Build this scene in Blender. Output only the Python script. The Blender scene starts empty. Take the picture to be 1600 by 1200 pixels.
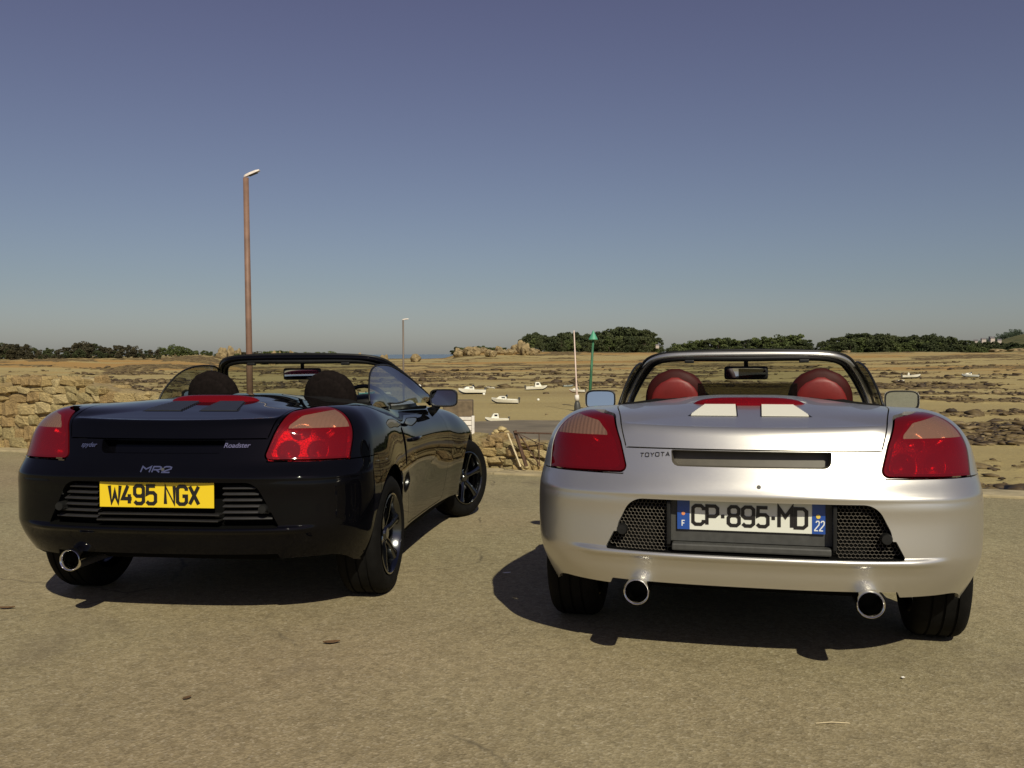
import bpy, bmesh, math, random
import numpy as np
from mathutils import Vector, Matrix
random.seed(7)
rng = np.random.default_rng(7)
scene = bpy.context.scene
COL = scene.collection
R = math.radians

# ------------------------------------------------------------------ camera
SLOPE = -0.0189                       # the quay falls gently towards the shore
MS = Matrix.Rotation(SLOPE, 4, 'X')
F_PX, PITCH, CAM_H, ROLL = 1417.0, 0.01438 + 0.0189, 1.10, -0.0033
cam_data = bpy.data.cameras.new('camera')
cam = bpy.data.objects.new('camera', cam_data)
COL.objects.link(cam)
cam_data.sensor_width = 36.0
cam_data.lens = 36.0 * F_PX / 1600.0
cam_data.clip_start = 0.05
cam_data.clip_end = 30000.0
_Rt = Vector((1, 0, 0))
_Fw = Vector((0, math.cos(PITCH), -math.sin(PITCH)))
_Dn = Vector((0, -math.sin(PITCH), -math.cos(PITCH)))
cr, sr = math.cos(ROLL), math.sin(ROLL)
_R2 = cr * _Rt - sr * _Dn
_U2 = -(sr * _Rt + cr * _Dn)
_pos = MS @ Vector((0, 0, CAM_H))
mw = Matrix.Identity(4)
for i, v in enumerate((_R2, _U2, -_Fw)):
    for j in range(3):
        mw[j][i] = v[j]
mw.translation = _pos
cam.matrix_world = mw
scene.camera = cam
scene.render.resolution_x = 1024
scene.render.resolution_y = 768

# ------------------------------------------------------------------ world, sun, exposure
SUN_DIR = Vector((-0.32, 1.13, -1.0)).normalized()      # the way the light travels
SUN_EL = math.asin(-SUN_DIR.z)
SUN_AZ = math.atan2(-SUN_DIR.x, -SUN_DIR.y)             # clockwise from +Y
world = bpy.data.worlds.new('World')
scene.world = world
world.use_nodes = True
wn = world.node_tree.nodes; wl = world.node_tree.links
for n in list(wn): wn.remove(n)
wo = wn.new('ShaderNodeOutputWorld')
wb = wn.new('ShaderNodeBackground')
sky = wn.new('ShaderNodeTexSky')
sky.sky_type = 'NISHITA'
sky.sun_disc = False
sky.sun_elevation = SUN_EL
sky.sun_rotation = SUN_AZ
sky.air_density = 1.0
sky.dust_density = 0.7
sky.ozone_density = 2.0
hs = wn.new('ShaderNodeHueSaturation')
hs.inputs['Saturation'].default_value = 0.80
tint = wn.new('ShaderNodeMixRGB'); tint.blend_type = 'MULTIPLY'
tint.inputs['Fac'].default_value = 1.0
wtc = wn.new('ShaderNodeTexCoord'); wsx = wn.new('ShaderNodeSeparateXYZ'); wrp = wn.new('ShaderNodeValToRGB')
_e = wrp.color_ramp.elements.new(.08); _e.color = (1.03, 1.04, 1.13, 1)
wrp.color_ramp.elements[0].position = 0.0; wrp.color_ramp.elements[0].color = (1.10, 1.12, 1.24, 1)
wrp.color_ramp.elements[2].position = 0.40; wrp.color_ramp.elements[2].color = (1.08, .87, 1.10, 1)
wl.new(wtc.outputs['Generated'], wsx.inputs[0]); wl.new(wsx.outputs['Z'], wrp.inputs[0]); wl.new(wrp.outputs[0], tint.inputs['Color2'])
wl.new(sky.outputs[0], hs.inputs['Color'])
wl.new(hs.outputs[0], tint.inputs['Color1'])
wl.new(tint.outputs[0], wb.inputs['Color'])
wb.inputs['Strength'].default_value = 0.055
wl.new(wb.outputs[0], wo.inputs['Surface'])

sun_data = bpy.data.lights.new('sun', 'SUN')
sun_data.energy = 5.0
sun_data.angle = R(0.53)
sun_data.color = (1.0, 0.93, 0.73)
sun = bpy.data.objects.new('sun', sun_data)
COL.objects.link(sun)
sun.rotation_euler = SUN_DIR.to_track_quat('-Z', 'Y').to_euler()
sun.location = (0, -20, 40)

scene.view_settings.view_transform = 'Standard'
scene.view_settings.look = 'None'
scene.view_settings.exposure = -0.30
scene.view_settings.gamma = 1.0
scene.view_settings.use_curve_mapping = False

# ------------------------------------------------------------------ helpers
def link(o, parent=None):
    COL.objects.link(o)
    if parent is not None:
        o.parent = parent
    return o

def tag(o, label=None, cat=None, group=None, kind=None):
    if label: o['label'] = label
    if cat: o['category'] = cat
    if group: o['group'] = group
    if kind: o['kind'] = kind
    return o

def empty(name, loc=(0, 0, 0), rz=0.0):
    o = bpy.data.objects.new(name, None)
    COL.objects.link(o)
    o.location = loc
    o.rotation_euler = (0, 0, rz)
    o.empty_display_size = 0.3
    return o

def mesh_obj(name, verts, faces, mat=None, parent=None, smooth=False):
    me = bpy.data.meshes.new(name)
    me.from_pydata([tuple(map(float, v)) for v in verts], [], [tuple(int(i) for i in f) for f in faces])
    if mat is not None: me.materials.append(mat)
    if smooth: me.polygons.foreach_set('use_smooth', [True] * len(me.polygons))
    me.update()
    return link(bpy.data.objects.new(name, me), parent)

def bm_obj(name, bm, mat=None, parent=None, smooth=False):
    me = bpy.data.meshes.new(name)
    bm.to_mesh(me); bm.free()
    if mat is not None:
        for m in (mat if isinstance(mat, (list, tuple)) else [mat]): me.materials.append(m)
    if smooth: me.polygons.foreach_set('use_smooth', [True] * len(me.polygons))
    return link(bpy.data.objects.new(name, me), parent)

def sharp_smooth(o, ang=35):
    me = o.data
    me.polygons.foreach_set('use_smooth', [True] * len(me.polygons))
    me.set_sharp_from_angle(angle=R(ang))
    return o

def add_box(bm, c, s, rot=None, bevel=0.0, mi=0):
    m = Matrix.Translation(Vector(c))
    if rot is not None: m = m @ (rot if isinstance(rot, Matrix) else Matrix.Rotation(rot, 4, 'Z'))
    m = m @ Matrix.Diagonal((s[0], s[1], s[2], 1))
    r = bmesh.ops.create_cube(bm, size=1.0, matrix=m)
    if bevel > 0:
        es = list({e for v in r['verts'] for e in v.link_edges})
        bmesh.ops.bevel(bm, geom=es, offset=bevel, segments=2, affect='EDGES', profile=0.6)
    return r

def tube(bm, pts, rad, seg=10, closed=False, cap=True, squash=None):
    """sweep a round section along a polyline; rad a number or one per point"""
    P = [Vector(p) for p in pts]
    n = len(P)
    rads = [rad] * n if not hasattr(rad, '__len__') else rad
    rings = []
    up = None
    for i in range(n):
        a = P[(i - 1) % n] if (closed or i > 0) else P[i]
        b = P[(i + 1) % n] if (closed or i < n - 1) else P[i]
        t = (b - a).normalized()
        if up is None:
            up = Vector((0, 0, 1)) if abs(t.z) < 0.9 else Vector((1, 0, 0))
        u = (up - t * up.dot(t))
        if u.length < 1e-5: u = t.orthogonal()
        u.normalize(); up = u
        w = t.cross(u)
        ring = []
        for k in range(seg):
            an = 2 * math.pi * k / seg
            su, sw = (1, 1) if squash is None else squash
            ring.append(bm.verts.new(P[i] + rads[i] * (su * math.cos(an) * u + sw * math.sin(an) * w)))
        rings.append(ring)
    m = n if closed else n - 1
    for i in range(m):
        A, B = rings[i], rings[(i + 1) % n]
        for k in range(seg):
            bm.faces.new((A[k], A[(k + 1) % seg], B[(k + 1) % seg], B[k]))
    if cap and not closed:
        bm.faces.new(rings[0][::-1]); bm.faces.new(rings[-1])

def lathe(bm, prof, axis='X', seg=48, c=(0, 0, 0), closed=False):
    """prof: (r, h) pairs turned about an axis through c"""
    rings = []
    for r, h in prof:
        ring = []
        for k in range(seg):
            a = 2 * math.pi * k / seg
            if axis == 'X': v = (h, r * math.cos(a), r * math.sin(a))
            elif axis == 'Y': v = (r * math.cos(a), h, r * math.sin(a))
            else: v = (r * math.cos(a), r * math.sin(a), h)
            ring.append(bm.verts.new((v[0] + c[0], v[1] + c[1], v[2] + c[2])))
        rings.append(ring)
    for i in range(len(rings) - 1 + (1 if closed else 0)):
        A, B = rings[i], rings[(i + 1) % len(rings)]
        for k in range(seg):
            bm.faces.new((A[k], A[(k + 1) % seg], B[(k + 1) % seg], B[k]))

def smoothstep(x): 
    x = np.clip(x, 0, 1); return x * x * (3 - 2 * x)

def spline(xs, ys):
    """smooth monotone-ish cubic through keys, vectorised"""
    xs = np.array(xs, float); ys = np.array(ys, float)
    d = np.diff(ys) / np.diff(xs)
    m = np.zeros(len(xs)); m[0] = d[0]; m[-1] = d[-1]
    for i in range(1, len(xs) - 1):
        if d[i - 1] * d[i] <= 0: m[i] = 0
        else:
            w1 = 2 * (xs[i + 1] - xs[i]) + (xs[i] - xs[i - 1]); w2 = (xs[i + 1] - xs[i]) + 2 * (xs[i] - xs[i - 1])
            m[i] = (w1 + w2) / (w1 / d[i - 1] + w2 / d[i])
    def f(x):
        x = np.clip(x, xs[0], xs[-1])
        i = np.clip(np.searchsorted(xs, x) - 1, 0, len(xs) - 2)
        h = xs[i + 1] - xs[i]; t = (x - xs[i]) / h
        return ((2 * t**3 - 3 * t**2 + 1) * ys[i] + (t**3 - 2 * t**2 + t) * h * m[i]
                + (-2 * t**3 + 3 * t**2) * ys[i + 1] + (t**3 - t**2) * h * m[i + 1])
    return f

# ------------------------------------------------------------------ materials
def new_mat(name):
    m = bpy.data.materials.new(name); m.use_nodes = True
    nt = m.node_tree
    for n in list(nt.nodes): nt.nodes.remove(n)
    out = nt.nodes.new('ShaderNodeOutputMaterial')
    b = nt.nodes.new('ShaderNodeBsdfPrincipled')
    nt.links.new(b.outputs[0], out.inputs['Surface'])
    return m, nt, b, out

def plain(name, col, rough=0.5, metal=0.0, coat=0.0, spec=0.5, var=0.0, scale=8.0, bump=0.0, coat_rough=0.03, bdist=0.002):
    m, nt, b, out = new_mat(name)
    b.inputs['Base Color'].default_value = (*col, 1)
    b.inputs['Roughness'].default_value = rough
    b.inputs['Metallic'].default_value = metal
    b.inputs['Coat Weight'].default_value = coat
    b.inputs['Coat Roughness'].default_value = coat_rough
    b.inputs['Specular IOR Level'].default_value = spec
    if var > 0 or bump > 0:
        tc = nt.nodes.new('ShaderNodeTexCoord')
        no = nt.nodes.new('ShaderNodeTexNoise'); no.inputs['Scale'].default_value = scale; no.inputs['Detail'].default_value = 6
        nt.links.new(tc.outputs['Object'], no.inputs['Vector'])
        if var > 0:
            rp = nt.nodes.new('ShaderNodeValToRGB')
            rp.color_ramp.elements[0].position = 0.3; rp.color_ramp.elements[1].position = 0.7
            rp.color_ramp.elements[0].color = (*[c * (1 - var) for c in col], 1)
            rp.color_ramp.elements[1].color = (*[min(1, c * (1 + var)) for c in col], 1)
            nt.links.new(no.outputs['Fac'], rp.inputs[0]); nt.links.new(rp.outputs[0], b.inputs['Base Color'])
        if bump > 0:
            bp = nt.nodes.new('ShaderNodeBump'); bp.inputs['Strength'].default_value = bump; bp.inputs['Distance'].default_value = bdist
            nt.links.new(no.outputs['Fac'], bp.inputs['Height']); nt.links.new(bp.outputs[0], b.inputs['Normal'])
    return m

def paint(name, col, metal, rough, coat, flake=0.0, dirt=0.12, spec=0.5, coat_ior=1.5):
    m, nt, b, out = new_mat(name)
    b.inputs['Metallic'].default_value = metal
    b.inputs['Coat Weight'].default_value = coat
    b.inputs['Coat Roughness'].default_value = 0.025
    b.inputs['Coat IOR'].default_value = coat_ior
    b.inputs['Specular IOR Level'].default_value = spec
    tc = nt.nodes.new('ShaderNodeTexCoord')
    no = nt.nodes.new('ShaderNodeTexNoise'); no.inputs['Scale'].default_value = 5; no.inputs['Detail'].default_value = 8; no.inputs['Roughness'].default_value = .65
    nt.links.new(tc.outputs['Object'], no.inputs['Vector'])
    rp = nt.nodes.new('ShaderNodeMapRange'); rp.inputs['To Min'].default_value = rough * (1 - dirt); rp.inputs['To Max'].default_value = rough * (1 + dirt)
    nt.links.new(no.outputs['Fac'], rp.inputs['Value']); nt.links.new(rp.outputs[0], b.inputs['Roughness'])
    mx = nt.nodes.new('ShaderNodeMixRGB'); mx.inputs['Color1'].default_value = (*col, 1)
    mx.inputs['Color2'].default_value = (*[c * .9 + .0012 for c in col], 1)
    nt.links.new(no.outputs['Fac'], mx.inputs['Fac']); nt.links.new(mx.outputs[0], b.inputs['Base Color'])
    if flake > 0:
        vo = nt.nodes.new('ShaderNodeTexVoronoi'); vo.inputs['Scale'].default_value = 900
        nt.links.new(tc.outputs['Object'], vo.inputs['Vector'])
        bp = nt.nodes.new('ShaderNodeBump'); bp.inputs['Strength'].default_value = flake; bp.inputs['Distance'].default_value = 0.0004
        nt.links.new(vo.outputs['Color'], bp.inputs['Height']); nt.links.new(bp.outputs[0], b.inputs['Normal'])
    return m

def lens_mat(name, col, dens=0.75, ribs=0.0, rough=0.02, ribscale=120.0):
    """clear coloured plastic: tinted see-through with a glossy skin"""
    m = bpy.data.materials.new(name); m.use_nodes = True
    nt = m.node_tree
    for n in list(nt.nodes): nt.nodes.remove(n)
    out = nt.nodes.new('ShaderNodeOutputMaterial')
    tr = nt.nodes.new('ShaderNodeBsdfTransparent'); tr.inputs[0].default_value = (*col, 1)
    df = nt.nodes.new('ShaderNodeBsdfPrincipled'); df.inputs['Base Color'].default_value = (*[c * .45 for c in col], 1); df.inputs['Roughness'].default_value = 0.4; df.inputs['Specular IOR Level'].default_value = 0.0
    gl = nt.nodes.new('ShaderNodeBsdfGlossy'); gl.inputs['Roughness'].default_value = rough
    fr = nt.nodes.new('ShaderNodeFresnel'); fr.inputs['IOR'].default_value = 1.49
    m1 = nt.nodes.new('ShaderNodeMixShader'); m1.inputs[0].default_value = 1 - dens
    m2 = nt.nodes.new('ShaderNodeMixShader')
    nt.links.new(tr.outputs[0], m1.inputs[1]); nt.links.new(df.outputs[0], m1.inputs[2])
    nt.links.new(fr.outputs[0], m2.inputs[0]); nt.links.new(m1.outputs[0], m2.inputs[1]); nt.links.new(gl.outputs[0], m2.inputs[2])
    nt.links.new(m2.outputs[0], out.inputs['Surface'])
    if ribs > 0:
        tc = nt.nodes.new('ShaderNodeTexCoord')
        wv = nt.nodes.new('ShaderNodeTexWave'); wv.inputs['Scale'].default_value = ribscale / 6.28 * 1.0
        wv.bands_direction = 'X'
        nt.links.new(tc.outputs['Object'], wv.inputs['Vector'])
        bp = nt.nodes.new('ShaderNodeBump'); bp.inputs['Strength'].default_value = ribs; bp.inputs['Distance'].default_value = 0.002
        nt.links.new(wv.outputs['Fac'], bp.inputs['Height'])
        nt.links.new(bp.outputs[0], df.inputs['Normal'])
    return m

def glass_mat(name, tintc=(.8, .85, .82), refl=1.0, rough=0.01):
    m = bpy.data.materials.new(name); m.use_nodes = True
    nt = m.node_tree
    for n in list(nt.nodes): nt.nodes.remove(n)
    out = nt.nodes.new('ShaderNodeOutputMaterial')
    tr = nt.nodes.new('ShaderNodeBsdfTransparent'); tr.inputs[0].default_value = (*tintc, 1)
    gl = nt.nodes.new('ShaderNodeBsdfGlossy'); gl.inputs['Roughness'].default_value = rough
    fr = nt.nodes.new('ShaderNodeFresnel'); fr.inputs['IOR'].default_value = 1.5
    mu = nt.nodes.new('ShaderNodeMath'); mu.operation = 'MULTIPLY'; mu.inputs[1].default_value = refl; mu.use_clamp = True
    m2 = nt.nodes.new('ShaderNodeMixShader')
    nt.links.new(fr.outputs[0], mu.inputs[0]); nt.links.new(mu.outputs[0], m2.inputs[0])
    nt.links.new(tr.outputs[0], m2.inputs[1]); nt.links.new(gl.outputs[0], m2.inputs[2])
    nt.links.new(m2.outputs[0], out.inputs['Surface'])
    return m

M = {}
M['silver'] = paint('silver_metallic_paint', (.69, .675, .635), 0.88, 0.36, 0.5, flake=.10)
M['black'] = paint('black_gloss_paint', (.0015, .0015, .0025), 0.0, 0.5, 1.0, spec=.0, coat_ior=1.30)
M['black_plastic'] = plain('black_plastic', (.010, .010, .010), .45, spec=.3, var=.2, scale=30)
M['grey_plastic'] = plain('grey_plastic', (.055, .055, .052), .5, var=.15, scale=40)
M['dark'] = plain('matt_black', (.004, .004, .004), .8, spec=.05)
M['rubber'] = plain('tyre_rubber', (.006, .0057, .0054), .8, spec=.12, var=.25, scale=25, bump=.3)
M['alloy'] = plain('alloy_metal', (.55, .56, .56), .24, metal=1.0, coat=.3)
M['alloy_dark'] = plain('dark_alloy_metal', (.09, .095, .10), .18, metal=1.0, coat=.5)
M['chrome'] = plain('chrome', (.75, .74, .70), .07, metal=1.0)
M['disc'] = plain('brake_disc_steel', (.35, .33, .31), .35, metal=1.0)
M['red_lens'] = lens_mat('red_lamp_lens', (.50, .010, .018), dens=.50)
M['clear_lens'] = lens_mat('amber_clear_lens', (.72, .40, .29), dens=.52, ribs=.6)
M['rim_lens'] = lens_mat('dark_red_lens_border', (.28, .008, .012), dens=.25)
M['reflector'] = plain('lamp_reflector', (.62, .60, .58), .26, metal=1.0, bump=.35, scale=160, bdist=.004)
M['glass'] = glass_mat('windscreen_glass', (.78, .84, .78))
M['side_glass'] = glass_mat('side_window_glass', (.62, .68, .62), refl=.50)
M['darkened_side_glass'] = glass_mat('side_window_glass_darkened_edge_on', (.20, .21, .20), refl=.35)  # silver car: dark edge-on reflection of the glass put into the tint
M['mesh_grey'] = plain('grille_mesh_plastic', (.11, .098, .082), .55, var=.15, scale=40)
M['mirror'] = plain('mirror_glass', (.75, .80, .84), .02, metal=1.0)
M['seat_black'] = plain('black_seat_cloth', (.009, .0065, .006), .9, spec=.08, var=.3, scale=60, bump=.3)
M['seat_darkred'] = plain('dark_red_leather', (.040, .005, .004), .6, spec=.2, var=.2, scale=12, bump=.15)
M['seat_red'] = plain('red_leather', (.17, .012, .010), .5, var=.15, scale=12, bump=.15)
M['cloth_top'] = plain('soft_top_cloth', (.009, .0085, .0085), .9, spec=.08, var=.2, scale=90, bump=.3)
M['yellow_plate'] = plain('yellow_reflective_plate', (.78, .56, .018), .35, coat=.3)
M['white_plate'] = plain('white_reflective_plate', (.72, .73, .66), .35, coat=.3)
M['blue_plate'] = plain('blue_plate_band', (.015, .07, .33), .35, coat=.3)
M['plate_black'] = plain('plate_lettering', (.012, .010, .010), .4)
M['plate_white'] = plain('white_lettering', (.75, .78, .8), .4)
M['sticker_yellow'] = plain('yellow_emblem', (.75, .55, .10), .4)
M['sticker_orange'] = plain('orange_emblem', (.75, .28, .12), .4)
M['vent_cream'] = plain('pale_vent_slat', (.78, .76, .66), .42, metal=.2)
M['vent_dark'] = plain('dark_vent_slat', (.03, .034, .045), .3, metal=.3, coat=.5)
M['deflector'] = glass_mat('smoked_deflector', (.36, .34, .28), refl=.3, rough=.2)
M['slot_shaded'] = plain('shaded_slot_plastic', (.085, .075, .058), .55, var=.1, scale=30)  # recess shade and ground reflection put into the brown-dark tone
# ------------------------------------------------------------------ the roadster body: one smooth skin, cut into its panels
# car frame: x right, y forward from the rear bumper, z up; metres
AX_R, AX_F, WR = 0.75, 3.14, 0.293
_ledge = spline([.30, .37, .405, .421, .429, .441, .60], [0, 0, -.008, -.019, -.017, 0, 0])
_y0 = spline([.18, .24, .30, .36, .405, .421, .429, .441, .55, .63, .648, .662, .70, .75, .80, .85, .90, 1.0],
             [.115, .075, .048, .026, .0165, .014, .013, .012, .014, .006, .000, .003, .017, .035, .053, .072, .094, .14])
_zc = spline([0, .10, .20, .35, .60, .95, 1.4, 2.0, 2.36, 2.8, 3.2, 3.55, 3.8, 4.0],
             [.878, .884, .899, .924, .962, .987, .982, .935, .885, .815, .735, .635, .50, .38])
_zf = spline([0, .12, .30, .66, 1.0, 1.5, 2.0, 2.36, 2.75, 3.1, 3.4, 3.65, 3.85, 4.0],
             [.900, .925, .940, .944, .924, .893, .884, .872, .842, .800, .725, .63, .50, .38])
_xh = spline([-.2, 0, .3, .66, 1.05, 1.5, 2.0, 2.5, 2.9, 3.15, 3.5, 3.9],
             [.815, .825, .842, .850, .826, .808, .806, .815, .836, .838, .80, .74])
_yf = spline([.15, .25, .35, .5, .62, .8], [3.78, 3.86, 3.885, 3.86, 3.78, 3.55])

def smax(a, b, k):
    h = np.maximum(k - np.abs(a - b), 0) / k
    return np.maximum(a, b) + h * h * k * .25

def RQ(z):
    h = smoothstep((z - .60) / .13)
    h2 = np.clip((.43 - z) / .16, 0, 1.2)
    return .09 + .18 * h, .29 - .18 * h + .26 * h2 ** 1.5

def bodyF(x, y, z):
    ax = np.abs(x)
    # side
    xs = _xh(y)
    up = np.clip((z - .56) / .36, 0, 1.6)
    dn = np.clip((.52 - z) / .34, 0, 1.5)
    xs = xs - .056 * up**1.9 - (.045 - .018 * smoothstep((.5 - y) / .3)) * dn**1.7
    mid = np.exp(-((y - 1.75) / .62)**2)
    xs = xs - .018 * mid * np.exp(-((z - .47) / .13)**2)
    arch_r = np.exp(-(((y - AX_R) / .40)**2)) * np.exp(-((z - .55) / .16)**2)
    arch_f = np.exp(-(((y - AX_F) / .40)**2)) * np.exp(-((z - .55) / .16)**2)
    xs = xs + .012 * arch_r + .012 * arch_f
    fs = ax - xs
    # rear
    yr = _y0(z) + _ledge(z) * smoothstep((.70 - ax) / .16) + RQ(z)[0] * ax**2 + RQ(z)[1] * ax**4
    # badge-high hollow under the lid edge
    fr = (yr - y) * .97
    f = smax(fs, fr, .18)
    # front
    yf = _yf(z) - .38 * ax**2 - .25 * ax**6
    f = smax(f, (y - yf) * .95, .25)
    # top
    t0 = .10 + .34 * smoothstep((.45 - y) / .30)
    t = smoothstep((ax - t0) / (.70 - t0))
    zt = _zc(y) * (1 - t) + _zf(y) * t - .02 * np.clip((ax - .66) / .2, 0, 2)**2
    kk = .028 + .112 * smoothstep((ax - .42) / .28)
    kk = kk + (.20 - kk) * smoothstep((y - .9) / .6) * smoothstep((ax - .4) / .2)
    # lip: raised 8 mm edge at the back of the lid
    zt = zt + .008 * np.exp(-((y - (.100 + .27 * ax**2)) / .022)**2) * smoothstep((.52 - ax) / .08)
    f = smax(f, (z - zt) * .97, kk)
    return f

def bodyN(P, h=1.5e-3):
    x, y, z = P[:, 0], P[:, 1], P[:, 2]
    g = np.stack([bodyF(x + h, y, z) - bodyF(x - h, y, z), bodyF(x, y + h, z) - bodyF(x, y - h, z), bodyF(x, y, z + h) - bodyF(x, y, z - h)], 1)
    return g / np.maximum(np.linalg.norm(g, axis=1, keepdims=True), 1e-9)

def project_skin(P0):
    o = P0.copy()
    o[:, 0] = np.clip(P0[:, 0], -.5, .5); o[:, 1] = np.clip(P0[:, 1], .55, 3.15); o[:, 2] = np.clip(P0[:, 2], .46, .60)
    d = P0 - o
    lo = np.zeros(len(P0)); hi = np.full(len(P0), 1.6)
    for _ in range(34):
        m = (lo + hi) / 2
        q = o + d * m[:, None]
        ins = bodyF(q[:, 0], q[:, 1], q[:, 2]) < 0
        lo = np.where(ins, m, lo); hi = np.where(ins, hi, m)
    return o + d * lo[:, None]

def skin_mesh():
    X = np.linspace(-.86, .86, 193)
    Y = np.concatenate([np.linspace(0, 1.0, 72)[:-1], np.linspace(1.0, 3.9, 116)])
    Z = np.linspace(.16, .98, 103)
    nx, ny, nz = len(X), len(Y), len(Z)
    ids = {}
    V = []
    def vid(i, j, k):
        key = (i, j, k)
        if key not in ids:
            ids[key] = len(V); V.append((X[i], Y[j], Z[k]))
        return ids[key]
    Fc = []
    for i in range(nx - 1):
        for k in range(nz - 1):
            Fc.append((vid(i, 0, k), vid(i + 1, 0, k), vid(i + 1, 0, k + 1), vid(i, 0, k + 1)))
            Fc.append((vid(i, ny-1, k), vid(i, ny-1, k + 1), vid(i + 1, ny-1, k + 1), vid(i + 1, ny-1, k)))
        for j in range(ny - 1):
            Fc.append((vid(i, j, nz-1), vid(i + 1, j, nz-1), vid(i + 1, j + 1, nz-1), vid(i, j + 1, nz-1)))
    for j in range(ny - 1):
        for k in range(nz - 1):
            Fc.append((vid(0, j, k), vid(0, j, k + 1), vid(0, j + 1, k + 1), vid(0, j + 1, k)))
            Fc.append((vid(nx-1, j, k), vid(nx-1, j + 1, k), vid(nx-1, j + 1, k + 1), vid(nx-1, j, k + 1)))
    return project_skin(np.array(V)), Fc

# ---- cutting a bmesh along f = 0
def bm_coords(bm):
    bm.verts.ensure_lookup_table(); bm.verts.index_update()
    return np.array([v.co[:] for v in bm.verts])

def cut(bm, f):
    P = bm_coords(bm)
    val = f(P[:, 0], P[:, 1], P[:, 2])
    val = np.where(np.abs(val) < 2e-4, 2e-4, val)
    if val.min() > 0 or val.max() < 0: return
    bm.edges.ensure_lookup_table(); bm.edges.index_update()
    E = np.array([(e.verts[0].index, e.verts[1].index) for e in bm.edges])
    cr_ = np.nonzero(val[E[:, 0]] * val[E[:, 1]] < 0)[0]
    A, B = P[E[cr_, 0]], P[E[cr_, 1]]
    va = val[E[cr_, 0]]
    lo = np.zeros(len(cr_)); hi = np.ones(len(cr_))
    for _ in range(14):
        m = (lo + hi) / 2; q = A + (B - A) * m[:, None]
        vm = f(q[:, 0], q[:, 1], q[:, 2])
        same = vm * va > 0
        lo = np.where(same, m, lo); hi = np.where(same, hi, m)
    T = (lo + hi) / 2
    edges = [(bm.edges[i], bm.verts[E[i, 0]], float(t)) for i, t in zip(cr_, T)]
    newv = set(); faces = set()
    for e, v, t in edges:
        for fc in e.link_faces: faces.add(fc)
    for e, v, t in edges:
        _, nv = bmesh.utils.edge_split(e, v, t)
        newv.add(nv)
    for fc in faces:
        vs = [v for v in fc.verts if v in newv]
        if len(vs) == 2:
            try: bmesh.utils.face_split(fc, vs[0], vs[1])
            except ValueError: pass
        elif len(vs) == 4:
            try:
                nf, _ = bmesh.utils.face_split(fc, vs[0], vs[1])
                for g in (fc, nf):
                    w = [v for v in g.verts if v in newv and v not in (vs[0], vs[1])]
                    if len(w) == 2:
                        bmesh.utils.face_split(g, w[0], w[1]); break
            except ValueError: pass

def face_vals(bm, f):
    C = np.array([fc.calc_center_median()[:] for fc in bm.faces])
    return f(C[:, 0], C[:, 1], C[:, 2])

def split_off(bm, f, gap=0.0):
    """cut along f=0; returns a new bmesh holding f<0; bm keeps f>0 (minus the gap)"""
    if gap > 0:
        cut(bm, lambda x, y, z: f(x, y, z) + gap); cut(bm, lambda x, y, z: f(x, y, z) - gap)
    else: cut(bm, f)
    bm.faces.ensure_lookup_table()
    v = face_vals(bm, f)
    sub = bm.copy()
    sub.faces.ensure_lookup_table()
    bmesh.ops.delete(sub, geom=[sub.faces[i] for i in np.nonzero(v >= -gap)[0]], context='FACES')
    bmesh.ops.delete(bm, geom=[bm.faces[i] for i in np.nonzero(v <= gap)[0]], context='FACES')
    return sub

def skin_obj(name, bm, mat, parent, lip=0.014, lipmat=None):
    """panel with its rim folded inwards, shaded with the exact surface normal"""
    bmesh.ops.remove_doubles(bm, verts=bm.verts, dist=5e-5)
    bmesh.ops.dissolve_degenerate(bm, edges=bm.edges, dist=2e-5)
    bm.faces.ensure_lookup_table()
    nskin = len(bm.faces)
    lay = bm.faces.layers.int.new('lip')
    P = bm_coords(bm); N = bodyN(P)
    if lip > 0:
        be = [e for e in bm.edges if e.is_boundary]
        r = bmesh.ops.extrude_edge_only(bm, edges=be)
        nv = [g for g in r['geom'] if isinstance(g, bmesh.types.BMVert)]
        for g in r['geom']:
            if isinstance(g, bmesh.types.BMFace): g[lay] = 1
        if nv:
            Q = np.array([v.co[:] for v in nv]); NQ = bodyN(Q)
            for v, n in zip(nv, NQ): v.co -= Vector(n) * lip
    bm.normal_update()
    me = bpy.data.meshes.new(name)
    bm.to_mesh(me)
    me.materials.append(mat)
    lipf = np.zeros(len(me.polygons), np.int32)
    me.attributes['lip'].data.foreach_get('value', lipf)
    bm.free()
    co = np.zeros(len(me.vertices) * 3); me.vertices.foreach_get('co', co); co = co.reshape(-1, 3)
    VN = bodyN(co)
    fn = np.zeros(len(me.polygons) * 3); me.polygons.foreach_get('normal', fn); fn = fn.reshape(-1, 3)
    lv = np.zeros(len(me.loops), np.int32); me.loops.foreach_get('vertex_index', lv)
    lt = np.zeros(len(me.polygons), np.int32); me.polygons.foreach_get('loop_total', lt)
    lf = np.repeat(np.arange(len(me.polygons)), lt)
    LN = np.where(lipf[lf][:, None] == 1, fn[lf], VN[lv])
    me.polygons.foreach_set('use_smooth', [True] * len(me.polygons))
    if lipmat is not None:
        me.materials.append(lipmat)
        me.polygons.foreach_set('material_index', lipf)
    me.normals_split_custom_set([tuple(map(float, n)) for n in LN])
    return link(bpy.data.objects.new(name, me), parent)

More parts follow.
